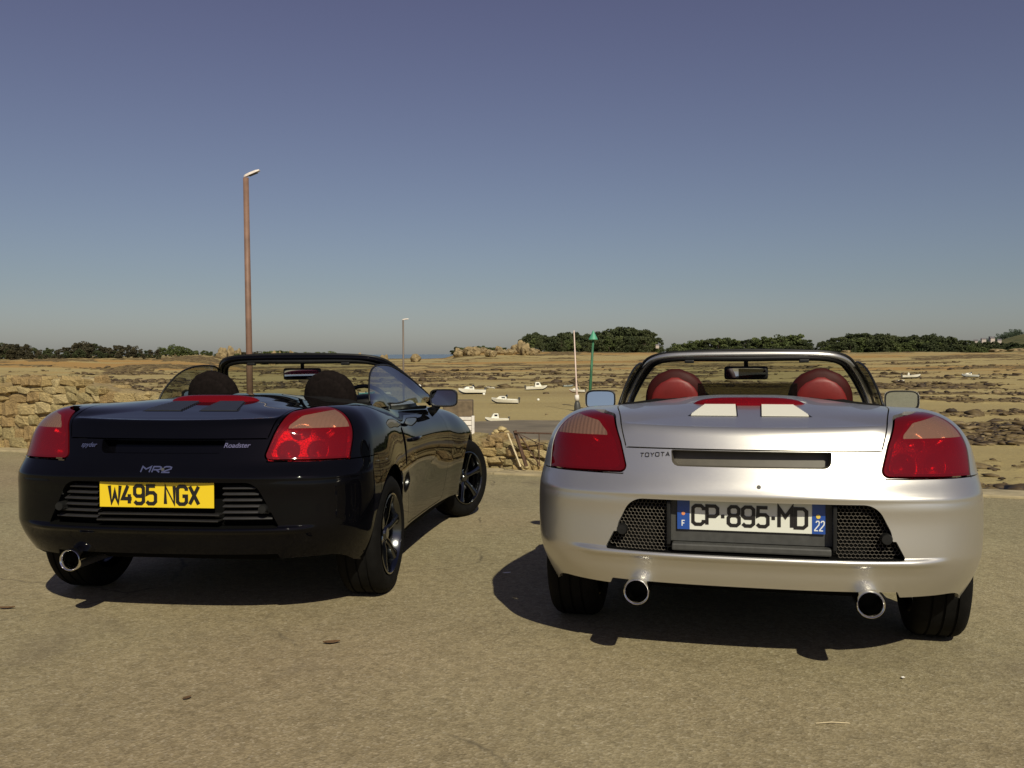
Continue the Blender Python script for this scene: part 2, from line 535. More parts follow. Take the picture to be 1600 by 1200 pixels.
def sd_round_poly(px, py, pts, r=0.0):
    """signed distance to a polygon in 2D with rounded corners (negative inside)"""
    pts = np.array(pts, float); n = len(pts)
    if r > 0:   # shrink by r about the polygon (approx: offset edges)
        area = 0.5 * sum(pts[i][0] * pts[(i + 1) % n][1] - pts[(i + 1) % n][0] * pts[i][1] for i in range(n))
        if area < 0: pts = pts[::-1]
        q = []
        for i in range(n):
            a, b, c = pts[i - 1], pts[i], pts[(i + 1) % n]
            d1 = (b - a) / np.linalg.norm(b - a); d2 = (c - b) / np.linalg.norm(c - b)
            n1 = np.array([-d1[1], d1[0]]); n2 = np.array([-d2[1], d2[0]])
            bis = n1 + n2; bis = bis / np.dot(bis, bis) * 2
            q.append(b + bis * r)
        pts = np.array(q)
    d = np.full(np.shape(px), 1e9); s = np.ones(np.shape(px))
    for i in range(n):
        a, b = pts[i], pts[(i + 1) % n]
        ex, ey = b - a; wx, wy = px - a[0], py - a[1]
        t = np.clip((wx * ex + wy * ey) / (ex * ex + ey * ey), 0, 1)
        d = np.minimum(d, (wx - ex * t)**2 + (wy - ey * t)**2)
        c1 = py >= a[1]; c2 = py < b[1]; c3 = ex * wy > ey * wx
        flip = (c1 & c2 & c3) | (~c1 & ~c2 & ~c3)
        s = np.where(flip, -s, s)
    return s * np.sqrt(d) - r

LAMP = [(.447, .720), (.79, .714), (.95, .74), (.95, .88), (.84, .945), (.68, .958), (.515, .925), (.478, .83)]
GRILL = [(-.528, .434), (.528, .434), (.428, .628), (-.428, .628)]
def f_lamp(x, y, z):
    a = sd_round_poly(np.abs(x), z, LAMP, .022)
    return np.maximum(a, (y - (.265 + .55 * (z - .72))))
def f_grill(x, y, z):
    a = sd_round_poly(x, z, GRILL, .075)
    # keep the lower corners tight
    b = sd_round_poly(x, z, GRILL, .008)
    return np.maximum(np.where(z < .50, b, a), y - .5)
def f_slot(x, y, z):
    P_ = [(-.283, .8065), (.283, .8065), (.278, .748), (-.278, .748)]
    return np.maximum(np.where(z < .772, sd_round_poly(x, z, P_, .026), sd_round_poly(x, z, P_, .004)), y - .5)
def f_lid(x, y, z):
    # engine lid: between the lamps, from the crease line to the cockpit
    a = np.maximum(.803 - z + .9 * np.maximum(y - .25, 0) * 0, 0) 
    ax = np.abs(x)
    w = .452 + .30 * (z - .80) + .05 * smoothstep((y - .15) / .5)
    return np.maximum(np.maximum(ax - w, .810 - z), y - .90)
def f_bumper(x, y, z):
    # rear bumper cover below the lamps: ends at the wheel arch
    return np.maximum(z - .7125 - .0975 * smoothstep((.462 - np.abs(x)) / .004), y - .50)
def f_cock(x, y, z):
    ax = np.abs(x)
    a = sd_round_poly(ax, y, [(-.3, .985), (.585, .985), (.63, 1.10), (.672, 1.6), (.672, 2.15), (.60, 2.34), (-.3, 2.45)], .05)
    return np.maximum(a, .70 - z)
def f_arch(x, y, z):
    ax = np.abs(x)
    r = np.minimum(np.hypot(y - AX_R, (z - .30) * 1.0) - .338, np.hypot(y - AX_F, z - .30) - .334)
    return np.maximum(r, .45 - ax)
def f_bottom(x, y, z):
    zb = .185 + .108 * smoothstep((.55 - y) / .35) + .02 * smoothstep((y - 3.4) / .3)
    # the cut-out over the tail pipes
    zb = zb + .022 * smoothstep((.515 - np.abs(x)) / .012) * smoothstep((.4 - y) / .1)
    return z - zb
def f_door(x, y, z):
    ax = np.abs(x)
    a = sd_round_poly(y, z, [(1.33, .245), (2.30, .245), (2.42, .50), (2.40, 1.2), (1.22, 1.2), (1.20, .60)], .05)
    return np.maximum(a, .4 - ax)
def f_intake(x, y, z):
    return np.maximum(sd_round_poly(y, z, [(1.125, .60), (1.165, .585), (1.185, .70), (1.175, .80), (1.12, .79)], .008), .4 - np.abs(x))
def f_hood(x, y, z):
    return np.maximum(np.maximum(np.abs(x) - (.60 - .12 * np.clip(y - 2.6, 0, 1.2)), 2.52 - y), np.maximum(y - 3.72, .40 - z))

def build_skin(root, bodymat):
    V, Fc = skin_mesh()
    bm = bmesh.new()
    vs = [bm.verts.new(v) for v in V]
    for f in Fc: bm.faces.new([vs[i] for i in f])
    bm.normal_update()
    out = {}
    low = split_off(bm, f_bottom); low.free()
    wa = split_off(bm, f_arch); wa.free()
    ck = split_off(bm, f_cock); ck.free()
    neg = split_off(bm, f_lamp, .0036)
    # left and right lamps
    lmp = {}
    v = face_vals(neg, lambda x, y, z: x)
    for s in (-1, 1):
        b = neg.copy(); b.faces.ensure_lookup_table()
        bmesh.ops.delete(b, geom=[b.faces[i] for i in np.nonzero(v * s < 0)[0]], context='FACES')
        lmp[s] = b
    neg.free()
    slot = split_off(bm, f_slot)
    grill = split_off(bm, f_grill)
    lid = split_off(bm, f_lid, .0026)
    door = split_off(bm, f_door, .0022)
    hood = split_off(bm, f_hood, .002)
    intake = split_off(bm, f_intake, .0)
    bump = split_off(bm, f_bumper, .0022)
    skin_obj('body', bm, bodymat, root)
    skin_obj('engine_lid', lid, bodymat, root)
    skin_obj('bonnet', hood, bodymat, root)
    skin_obj('rear_bumper', bump, bodymat, root)
    v = face_vals(door, lambda x, y, z: x)
    doors = {}
    for s in (-1, 1):
        b = door.copy(); b.faces.ensure_lookup_table()
        bmesh.ops.delete(b, geom=[b.faces[i] for i in np.nonzero(v * s < 0)[0]], context='FACES')
        doors[s] = skin_obj('door', b, bodymat, root)
    door.free()
    v = face_vals(intake, lambda x, y, z: x)
    for s in (-1, 1):
        b = intake.copy(); b.faces.ensure_lookup_table()
        bmesh.ops.delete(b, geom=[b.faces[i] for i in np.nonzero(v * s < 0)[0]], context='FACES')
        Pn = bodyN(bm_coords(b))
        for vv, n_ in zip(b.verts, Pn): vv.co -= Vector(n_) * .018
        bm_obj('side_intake', b, M['dark'], root, smooth=True)
    intake.free()
    # recess walls behind the plate opening and the slot
    def recess(name, b, depth, wallmat, back, shrink=.97):
        bmesh.ops.remove_doubles(b, verts=b.verts, dist=5e-5)
        P = bm_coords(b)
        for vv in b.verts: vv.co.y += 0.0001
        be = [e for e in b.edges if e.is_boundary]
        orig = b.copy()
        r = bmesh.ops.extrude_edge_only(b, edges=be)
        nv = [g for g in r['geom'] if isinstance(g, bmesh.types.BMVert)]
        ff = set(g for g in r['geom'] if isinstance(g, bmesh.types.BMFace))
        bmesh.ops.delete(b, geom=[f for f in b.faces if f not in ff], context='FACES')
        cx = 0; cz = np.mean([v.co.z for v in nv])
        for v_ in nv:
            v_.co.y += depth
            v_.co.x *= shrink; v_.co.z = cz + (v_.co.z - cz) * shrink
        for f in b.faces: f.normal_flip()
        o1 = bm_obj(name, b, wallmat, root)
        for v_ in orig.verts:
            v_.co.y += depth - .001
            v_.co.x *= shrink; v_.co.z = cz + (v_.co.z - cz) * shrink
        o2 = bm_obj(name + '_back', orig, back, o1, smooth=True)
        return o1
    rec = recess('plate_recess', grill, .088, M['dark'], M['dark'])
    sl = recess('lid_handle_slot', slot, .050, M['slot_shaded'], M['slot_shaded'], .98)
    # lamps
    for s in (-1, 1):
        lamp = lmp[s]
        t = link(bpy.data.objects.new('tail_lamp', None), root)
        # housing behind the lens
        hb = lamp.copy()
        P = bm_coords(hb); N = bodyN(P)
        X, Z = np.abs(P[:, 0]), P[:, 2]
        dep = np.full(len(P), .030)
        for cx, cz_, rr, dd in ((.545, .762, .042, .035), (.665, .762, .040, .035), (.585, .848, .038, .03), (.69, .850, .036, .03)):
            r_ = np.hypot(X - cx, Z - cz_) / rr
            dep += dd * np.maximum(0, 1 - r_ * r_)
        for vv, n, d in zip(hb.verts, N, dep): vv.co -= Vector(n * d)
        hb.normal_update()
        bm_obj('reflector', hb, M['reflector'], t, smooth=True)
        # thin mouldings: border, divider
        def f_in(x, y, z): return np.maximum(sd_round_poly(np.abs(x), z, [(.470, .732), (.785, .726), (.93, .75), (.93, .865), (.825, .922), (.68, .933), (.555, .910), (.500, .835)], .02), y - .254 - .52 * (z - .72))
        inner = split_off(lamp, f_in)
        skin_obj('lens_border', lamp, M['rim_lens'], t, lip=.02)
        def f_up(x, y, z): return np.maximum(.852 - z, sd_round_poly(np.abs(x), z, [(.505, .835), (.93, .835), (.93, .88), (.82, .917), (.68, .927), (.575, .905)], .02))
        upper = split_off(inner, f_up)
        skin_obj('red_lens', inner, M['red_lens'], t, lip=.02)
        skin_obj('clear_lens', upper, M['clear_lens'], t, lip=.02)
        # bulbs
        for (cx, cz_) in ((.545, .762), (.585, .848)):
            q = project_skin(np.array([[s * cx, 0, cz_]]))[0]; n = bodyN(q[None])[0]
            b = bmesh.new(); bmesh.ops.create_icosphere(b, subdivisions=2, radius=.012, matrix=Matrix.Translation(Vector(q - n * .045)))
            bm_obj('bulb', b, M['chrome'], t, smooth=True)
    return out

# ------------------------------------------------------------------ lettering drawn with strokes
GL = {
 'C': [([(.5,.76),(.5,.88),(.38,1),(.12,1),(0,.88),(0,.12),(.12,0),(.38,0),(.5,.12),(.5,.24)],0)],
 'P': [([(0,0),(0,1),(.38,1),(.5,.88),(.5,.57),(.38,.45),(0,.45)],0)],
 'R': [([(0,0),(0,1),(.38,1),(.5,.88),(.5,.57),(.38,.45),(0,.45)],0),([(.24,.45),(.5,0)],0)],
 '8': [([(.12,.53),(.02,.65),(.02,.88),(.13,1),(.37,1),(.48,.88),(.48,.65),(.38,.53)],1),([(.12,.53),(0,.41),(0,.12),(.12,0),(.38,0),(.5,.12),(.5,.41),(.38,.53)],1)],
 '9': [([(.12,.42),(0,.54),(0,.88),(.12,1),(.38,1),(.5,.88),(.5,.54),(.38,.42)],1),([(.5,.6),(.5,.12),(.38,0),(.12,0),(0,.12)],0)],
 '5': [([(.48,1),(.05,1),(.03,.56),(.14,.62),(.38,.62),(.5,.5),(.5,.12),(.38,0),(.12,0),(0,.12)],0)],
 'M': [([(0,0),(0,1),(.25,.55),(.5,1),(.5,0)],0)],
 'D': [([(0,0),(0,1),(.36,1),(.5,.86),(.5,.14),(.36,0)],1)],
 'W': [([(0,1),(.10,0),(.27,.62),(.44,0),(.54,1)],0)],
 '4': [([(.30,1),(0,.27),(.52,.27)],0),([(.38,0),(.38,.52)],0)],
 'N': [([(0,0),(0,1),(.5,0),(.5,1)],0)],
 'G': [([(.5,.76),(.5,.88),(.38,1),(.12,1),(0,.88),(0,.12),(.12,0),(.38,0),(.5,.12),(.5,.45),(.28,.45)],0)],
 'X': [([(0,0),(.5,1)],0),([(0,1),(.5,0)],0)],
 '-': [([(0,.46),(.16,.46)],0)],
 '2': [([(0,.84),(.12,1),(.38,1),(.5,.88),(.5,.62),(0,.08),(0,0),(.5,0)],0)],
 'F': [([(0,0),(0,1),(.48,1)],0),([(0,.52),(.4,.52)],0)],
 'T': [([(0,1),(.5,1)],0),([(.25,1),(.25,0)],0)],
 'O': [([(.12,0),(0,.12),(0,.88),(.12,1),(.38,1),(.5,.88),(.5,.12),(.38,0)],1)],
 'Y': [([(0,1),(.25,.5),(.5,1)],0),([(.25,.5),(.25,0)],0)],
 'A': [([(0,0),(.25,1),(.5,0)],0),([(.08,.3),(.42,.3)],0)],
}
def glyph_bm(ch, w, h, th, shear=0.0, depth=.0012):
    """a character in the x-z plane, facing -y"""
    bm = bmesh.new()
    for si, (pts, closed) in enumerate(GL[ch]):
        P = [Vector((p[0] / .5 * w + shear * p[1] * h, p[1] * h)) for p in pts]
        n = len(P)
        L, Rr = [], []
        for i in range(n):
            if closed or 0 < i < n - 1:
                a, b, c = P[i - 1], P[i], P[(i + 1) % n]
                d1 = (b - a).normalized(); d2 = (c - b).normalized()
                n1 = Vector((-d1.y, d1.x)); n2 = Vector((-d2.y, d2.x))
                m = n1 + n2; k = m.dot(m)
                m = m * (2 / k) if k > .35 else m.normalized() * 1.5
                m = m * (th / 2)
            else:
                d = (P[1] - P[0]) if i == 0 else (P[-1] - P[-2])
                d = d.normalized(); m = Vector((-d.y, d.x)) * th / 2
                b = P[i]
            b = P[i]
            L.append(b + m); Rr.append(b - m)
        yo = -depth - .00012 * si
        top = [(bm.verts.new((l.x, yo, l.y)), bm.verts.new((r.x, yo, r.y))) for l, r in zip(L, Rr)]
        bot = [(bm.verts.new((l.x, 0, l.y)), bm.verts.new((r.x, 0, r.y))) for l, r in zip(L, Rr)]
        for i in range(n if closed else n - 1):
            j = (i + 1) % n
            bm.faces.new((top[i][0], top[i][1], top[j][1], top[j][0]))
            bm.faces.new((top[i][0], top[j][0], bot[j][0], bot[i][0]))
            bm.faces.new((top[j][1], top[i][1], bot[i][1], bot[j][1]))
    bmesh.ops.recalc_face_normals(bm, faces=bm.faces)
    return bm

def lettering(text, x0, z0, h, w, gap, th, mat, parent, loc, rot=(0, 0, 0), shear=0.0, name='character', space=.03, fit=None):
    """each character its own part; fit: function x,z -> (y, rotation) to lay them on the body"""
    x = x0
    for ch in text:
        if ch == ' ': x += space; continue
        cw = w * (.36 if ch == '-' else 1.15 if ch in 'MW' else 1.0)
        o = bm_obj(name, glyph_bm(ch, cw if ch != '-' else w, h, th, shear), mat, parent)
        o.location = (loc[0] + x, loc[1], loc[2] + z0)
        if fit is not None:
            q = project_skin(np.array([[loc[0] + x + cw / 2, 0, loc[2] + z0 + h / 2]]))[0]; nn = bodyN(q[None])[0]
            # a frame whose -y is the surface normal
            yv = Vector(-nn); xv = Vector((0, 0, 1)).cross(yv) * -1; xv.normalize(); zv = xv.cross(yv)
            m = Matrix.Identity(4)
            for j in range(3): m[j][0] = xv[j]; m[j][1] = yv[j]; m[j][2] = zv[j]
            m.translation = Vector(q) - xv * cw / 2 - zv * h / 2 + Vector(nn) * .0008
            o.matrix_local = m
        x += cw + gap
    return x

# ------------------------------------------------------------------ wheels
def make_wheel(parent, pos, side, steer=0.0, width=.205, rimmat=None, name='wheel'):
    """side +1: outer face towards +x"""
    t = link(bpy.data.objects.new(name, None), parent)
    t.location = pos
    t.rotation_euler = (0, 0, steer)
    w = width / 2; r = WR
    bm = bmesh.new()
    prof = [(.198, -w + .012), (.215, -w), (.245, -w - .004), (.272, -w + .004), (.286, -w + .018), (r, -w + .035),
            (r, -.052), (r - .007, -.050), (r - .007, -.044), (r, -.042), (r, -.004), (r - .007, -.002), (r - .007, .004), (r, .006),
            (r, .042), (r - .007, .044), (r - .007, .050), (r, .052), (r, w - .035), (.286, w - .018), (.272, w - .004), (.245, w + .004), (.215, w), (.198, w - .012)]
    lathe(bm, prof, 'X', 64)
    bmesh.ops.recalc_face_normals(bm, faces=bm.faces)
    o = bm_obj('tyre', bm, M['rubber'], t); sharp_smooth(o, 30)
    rm = rimmat or M['alloy']
    s = side
    bm = bmesh.new()
    lathe(bm, [(.196, s * (w - .006)), (.200, s * (w - .001)), (.193, s * (w + .001)), (.186, s * (w - .012)), (.178, s * (w - .05)), (.172, -s * (w - .04)), (.190, -s * (w - .02)), (.199, -s * (w - .01))], 'X', 64)
    # spokes
    for k in range(6):
        a = 2 * math.pi * k / 6 + .25
        ca, sa = math.cos(a), math.sin(a)
        def pt(rad, tan, x): return (s * x, rad * ca - tan * sa, rad * sa + tan * ca)
        sec = [(.030, .020, w - .040), (.080, .0175, w - .026), (.140, .020, w - .020), (.185, .033, w - .012)]
        ring = []
        for (rad, hw, x) in sec:
            ring.append([bm.verts.new(pt(rad, -hw, x - .030)), bm.verts.new(pt(rad, -hw * .95, x - .004)), bm.verts.new(pt(rad, -hw * .45, x + .004)),
                         bm.verts.new(pt(rad, hw * .45, x + .004)), bm.verts.new(pt(rad, hw * .95, x - .004)), bm.verts.new(pt(rad, hw, x - .030))])
        for i in range(3):
            for j in range(5):
                bm.faces.new((ring[i][j], ring[i][j + 1], ring[i + 1][j + 1], ring[i + 1][j]))
    lathe(bm, [(.001, s * (w - .022)), (.026, s * (w - .022)), (.030, s * (w - .027)), (.034, s * (w - .036)), (.062, s * (w - .042)), (.066, s * (w - .075))], 'X', 32)
    for k in range(5):
        a = 2 * math.pi * k / 5
        bmesh.ops.create_cone(bm, cap_ends=True, segments=8, radius1=.009, radius2=.008, depth=.016,
                              matrix=Matrix.Translation((s * (w - .040), .048 * math.cos(a), .048 * math.sin(a))) @ Matrix.Rotation(R(90), 4, 'Y'))
    bmesh.ops.recalc_face_normals(bm, faces=bm.faces)
    o = bm_obj('rim', bm, rm, t); sharp_smooth(o, 40)
    bm = bmesh.new()
    lathe(bm, [(.06, s * .012), (.135, s * .012), (.135, -s * .006), (.06, -s * .006)], 'X', 40)
    bm_obj('brake_disc', bm, M['disc'], t, smooth=False)
    bm = bmesh.new()
    add_box(bm, (s * .004, -.11, .03), (.07, .06, .12), bevel=.008)
    bm_obj('brake_caliper', bm, M['grey_plastic'], t)
    return t

# ------------------------------------------------------------------ mirrors, screen, cabin
def make_mirror(parent, s, shell, turn=0.0):
    t = link(bpy.data.objects.new('door_mirror', None), parent)
    t.rotation_euler = (0, 0, turn)
    t.location = (s * .842, 2.075, .928)
    bm = bmesh.new()
    # shell: rounded box whose open face looks back
    nu, nv = 28, 10
    rings = []
    W, H = .092, .058
    for j in range(nv + 1):
        v = j / nv
        a = v * math.pi / 2
        sc = math.cos(a) ** .55 if j < nv else 0.02
        y = .085 * math.sin(a)
        ring = []
        for i in range(nu):
            an = 2 * math.pi * i / nu
            c, d = math.cos(an), math.sin(an)
            ex = 2 / 4.0
            xx = W * (abs(c) ** ex) * (1 if c >= 0 else -1) * sc
            zz = H * (abs(d) ** ex) * (1 if d >= 0 else -1) * sc
            ring.append(bm.verts.new((xx, y, zz)))
        rings.append(ring)
    inner = []
    for i in range(nu):
        v0 = rings[0][i].co
        inner.append(bm.verts.new((v0.x * .93, .002, v0.z * .89)))
    inner2 = [bm.verts.new((v.co.x, .012, v.co.z)) for v in inner]
    for i in range(nu):
        k = (i + 1) % nu
        bm.faces.new((inner[i], inner[k], rings[0][k], rings[0][i]))
        bm.faces.new((inner2[i], inner2[k], inner[k], inner[i]))
    for j in range(nv):
        for i in range(nu):
            k = (i + 1) % nu
            bm.faces.new((rings[j][i], rings[j][k], rings[j + 1][k], rings[j + 1][i]))
    bm.faces.new(rings[-1])
    bmesh.ops.recalc_face_normals(bm, faces=bm.faces)
    o = bm_obj('mirror_shell', bm, shell, t); sharp_smooth(o, 50)
    g = bmesh.new()
    vs = [g.verts.new((v[0], v[1], v[2])) for v in [( (.93*W) * (abs(math.cos(q)) ** .5) * (1 if math.cos(q) >= 0 else -1), .010, (.89*H) * (abs(math.sin(q)) ** .5) * (1 if math.sin(q) >= 0 else -1)) for q in [2*math.pi*i/nu for i in range(nu)]]]
    g.faces.new(vs)
    bmesh.ops.recalc_face_normals(g, faces=g.faces)
    gl = bm_obj('mirror_glass', g, M['mirror'], t)
    gl.rotation_euler = (R(-4) if s < 0 else R(3), 0, R(-5) if turn else 0); gl.location.y = -.002
    rim = bmesh.new()
    tube(rim, [((.945*W) * (abs(math.cos(q)) ** .5) * (1 if math.cos(q) >= 0 else -1), .001, (.91*H) * (abs(math.sin(q)) ** .5) * (1 if math.sin(q) >= 0 else -1)) for q in [2*math.pi*i/nu for i in range(nu)]], .0045, 6, closed=True)
    bm_obj('mirror_rim', rim, M['black_plastic'], t, smooth=True)
    ft = bmesh.new()
    tube(ft, [(-s * .05, .04, -.045), (-s * .07, .045, -.075), (-s * .10, .05, -.095)], [.028, .026, .034], 10, squash=(1, .6))
    bm_obj('mirror_foot', ft, M['black_plastic'], t, smooth=True)
    return t

SCREEN = [(.735, 2.35, .875), (.700, 2.22, .945), (.635, 2.03, 1.045), (.572, 1.880, 1.124), (.520, 1.810, 1.168), (.435, 1.768, 1.190), (.28, 1.750, 1.199), (.10, 1.743, 1.203)]
def screen_path():
    return SCREEN + [(-x, y, z) for x, y, z in SCREEN[::-1]]

def smooth_path(pts, n=5):
    P = [Vector(p) for p in pts]; out = []
    for i in range(len(P) - 1):
        p0 = P[max(i - 1, 0)]; p1 = P[i]; p2 = P[i + 1]; p3 = P[min(i + 2, len(P) - 1)]
        for k in range(n):
            t = k / n
            out.append(.5 * ((2 * p1) + (-p0 + p2) * t + (2 * p0 - 5 * p1 + 4 * p2 - p3) * t * t + (-p0 + 3 * p1 - 3 * p2 + p3) * t ** 3))
    out.append(P[-1])
    return out

def band(bm, path, off0, off1, thick=.01, axis='in'):
    """flat moulding that follows the screen frame, from inset off0 to inset off1 towards the middle"""
    n = len(path)
    rows = []
    for i, p in enumerate(path):
        a = path[max(i - 1, 0)]; b = path[min(i + 1, n - 1)]
        t = (b - a).normalized()
        cen = Vector((0, 2.05, 1.02))
        d = (cen - p); d = (d - t * d.dot(t)).normalized()
        nrm = t.cross(d).normalized()
        if nrm.y > 0: nrm = -nrm
        rows.append([bm.verts.new(p + d * off0 - nrm * thick), bm.verts.new(p + d * off0 + nrm * 0), bm.verts.new(p + d * (off0 + off1) * .5 + nrm * thick * .9),
                     bm.verts.new(p + d * off1), bm.verts.new(p + d * off1 - nrm * thick)])
    for i in range(n - 1):
        for j in range(4):
            bm.faces.new((rows[i][j], rows[i][j + 1], rows[i + 1][j + 1], rows[i + 1][j]))
        bm.faces.new((rows[i][4], rows[i][0], rows[i + 1][0], rows[i + 1][4]))
    bmesh.ops.recalc_face_normals(bm, faces=bm.faces)

def make_screen(root, bodymat):
    t = link(bpy.data.objects.new('windscreen', None), root)
    path = smooth_path(screen_path(), 5)
    def inset(k, dy=0.0):
        out = []
        for p in path:
            c = Vector((0, p.y, 1.00)); q = Vector((p.x, 0, p.z)); d = Vector((-p.x * .9, 0, (.96 - p.z) * 1.6)); d.normalize()
            out.append(p + d * k + Vector((0, dy, 0)))
        return out
    bm = bmesh.new(); tube(bm, inset(.017), .0175, 14)
    o = bm_obj('screen_frame', bm, bodymat, t, smooth=True)
    bm = bmesh.new(); tube(bm, inset(.040, .004), .017, 12)
    bm_obj('inner_trim', bm, M['black_plastic'], t, smooth=True)
    bm = bmesh.new(); tube(bm, inset(-.004, .006), .010, 8)
    bm_obj('rubber_seal', bm, M['black_plastic'], t, smooth=True)
    bm = bmesh.new()
    for s in (-1, 1):
        bm = bmesh.new(); add_box(bm, (s * .30, 1.735, 1.148), (.05, .03, .018), bevel=.005)
        bm_obj('roof_latch', bm, M['black_plastic'], t)
    # glass: grid between the two pillars, bowed forwards
    bm = bmesh.new()
    half = [Vector(p) for p in SCREEN]
    hp = smooth_path(SCREEN, 4)
    rows = []
    nx = 16
    # rows by height
    zs = np.linspace(.885, 1.175, 14)
    hz = np.array([p.z for p in hp]); hx = np.array([p.x for p in hp]); hy = np.array([p.y for p in hp])
    for z in zs:
        X = float(np.interp(z, hz, hx)) - .03; Y = float(np.interp(z, hz, hy)) + .02
        row = []
        for i in range(nx + 1):
            u = -1 + 2 * i / nx
            bow = .16 * (1 - u * u) * (1 - .75 * (z - .885) / .29)
            row.append(bm.verts.new((u * X, Y + bow, z)))
        rows.append(row)
    for j in range(len(rows) - 1):
        for i in range(nx):
            bm.faces.new((rows[j][i], rows[j][i + 1], rows[j + 1][i + 1], rows[j + 1][i]))
    bm_obj('screen_glass', bm, M['glass'], t, smooth=True)
    return t

def make_side_window(root, s, gm):
    # raised door glass: from the pillar back to behind the seats
    bm = bmesh.new()
    top = smooth_path([(.700, 2.20, .955), (.640, 2.02, 1.046), (.572, 1.87, 1.118), (.550, 1.72, 1.138), (.548, 1.50, 1.132), (.562, 1.33, 1.090), (.588, 1.21, 1.00), (.604, 1.17, .93)], 4)
    vs0, vs1 = [], []
    n = len(top)
    for i, p in enumerate(top):
        x_b = .712 - .10 * (i / n) ** 1.2
        yb = 2.20 - (2.20 - 1.17) * i / (n - 1)
        vs0.append(Vector((p.x + .008, p.y, p.z))); vs1.append(Vector((x_b, yb, .90)))
    rows = []
    m = 6
    for i in range(n):
        row = []
        for j in range(m + 1):
            q = vs0[i].lerp(vs1[i], j / m)
            q.x += .012 * math.sin(math.pi * j / m)
            row.append(bm.verts.new((s * q.x, q.y, q.z)))
        rows.append(row)
    for i in range(n - 1):
        for j in range(m):
            bm.faces.new((rows[i][j], rows[i][j + 1], rows[i + 1][j + 1], rows[i + 1][j]))
    bmesh.ops.remove_doubles(bm, verts=bm.verts, dist=1e-5)
    o = bm_obj('side_window', bm, gm, root, smooth=True)
    bm = bmesh.new()
    tube(bm, [(s * (p.x + .008), p.y, p.z) for p in top], .0055, 6)
    bm_obj('window_edge', bm, M['black_plastic'], o, smooth=True)
    return o

def make_seat(root, s, back, face):
    t = link(bpy.data.objects.new('seat', None), root)
    t.location = (s * .345, 1.32, 0)
    def shell(w0, th, zt, yo, power=2.0, z0=.55):
        bm = bmesh.new(); rows = []
        n, m = 22, 20
        for j in range(m + 1):
            v = j / m
            z = z0 + (zt - z0) * v
            # dome outline near the top
            tt = max(0.0, (z - (zt - .17)) / .17)
            hw = w0 * (1 + .35 * max(0, 1 - (z - z0) / .30)) * max(0.02, (1 - tt ** 2.4)) ** .5
            hth = th * max(.15, (1 - tt ** 3)) ** .5
            row = []
            for i in range(n):
                a = 2 * math.pi * i / n
                c, d = math.cos(a), math.sin(a)
                row.append(bm.verts.new((hw * abs(c) ** .75 * (1 if c >= 0 else -1), yo - .22 * (z - .9) + hth * abs(d) ** .75 * (1 if d >= 0 else -1), z)))
            rows.append(row)
        for j in range(m):
            for i in range(n):
                k = (i + 1) % n
                bm.faces.new((rows[j][i], rows[j][k], rows[j + 1][k], rows[j + 1][i]))
        bm.faces.new(rows[-1]); bm.faces.new(rows[0][::-1])
        bmesh.ops.recalc_face_normals(bm, faces=bm.faces)
        return bm
    bm_obj('backrest', shell(.152, .055, 1.108, 0), back, t, smooth=True)
    bm_obj('headrest_panel', shell(.128, .03, 1.064, -.036), face, t, smooth=True)
    bm = bmesh.new(); add_box(bm, (0, .30, .46), (.46, .50, .16), bevel=.05)
    bm_obj('seat_cushion', bm, face, t, smooth=True)
    return t

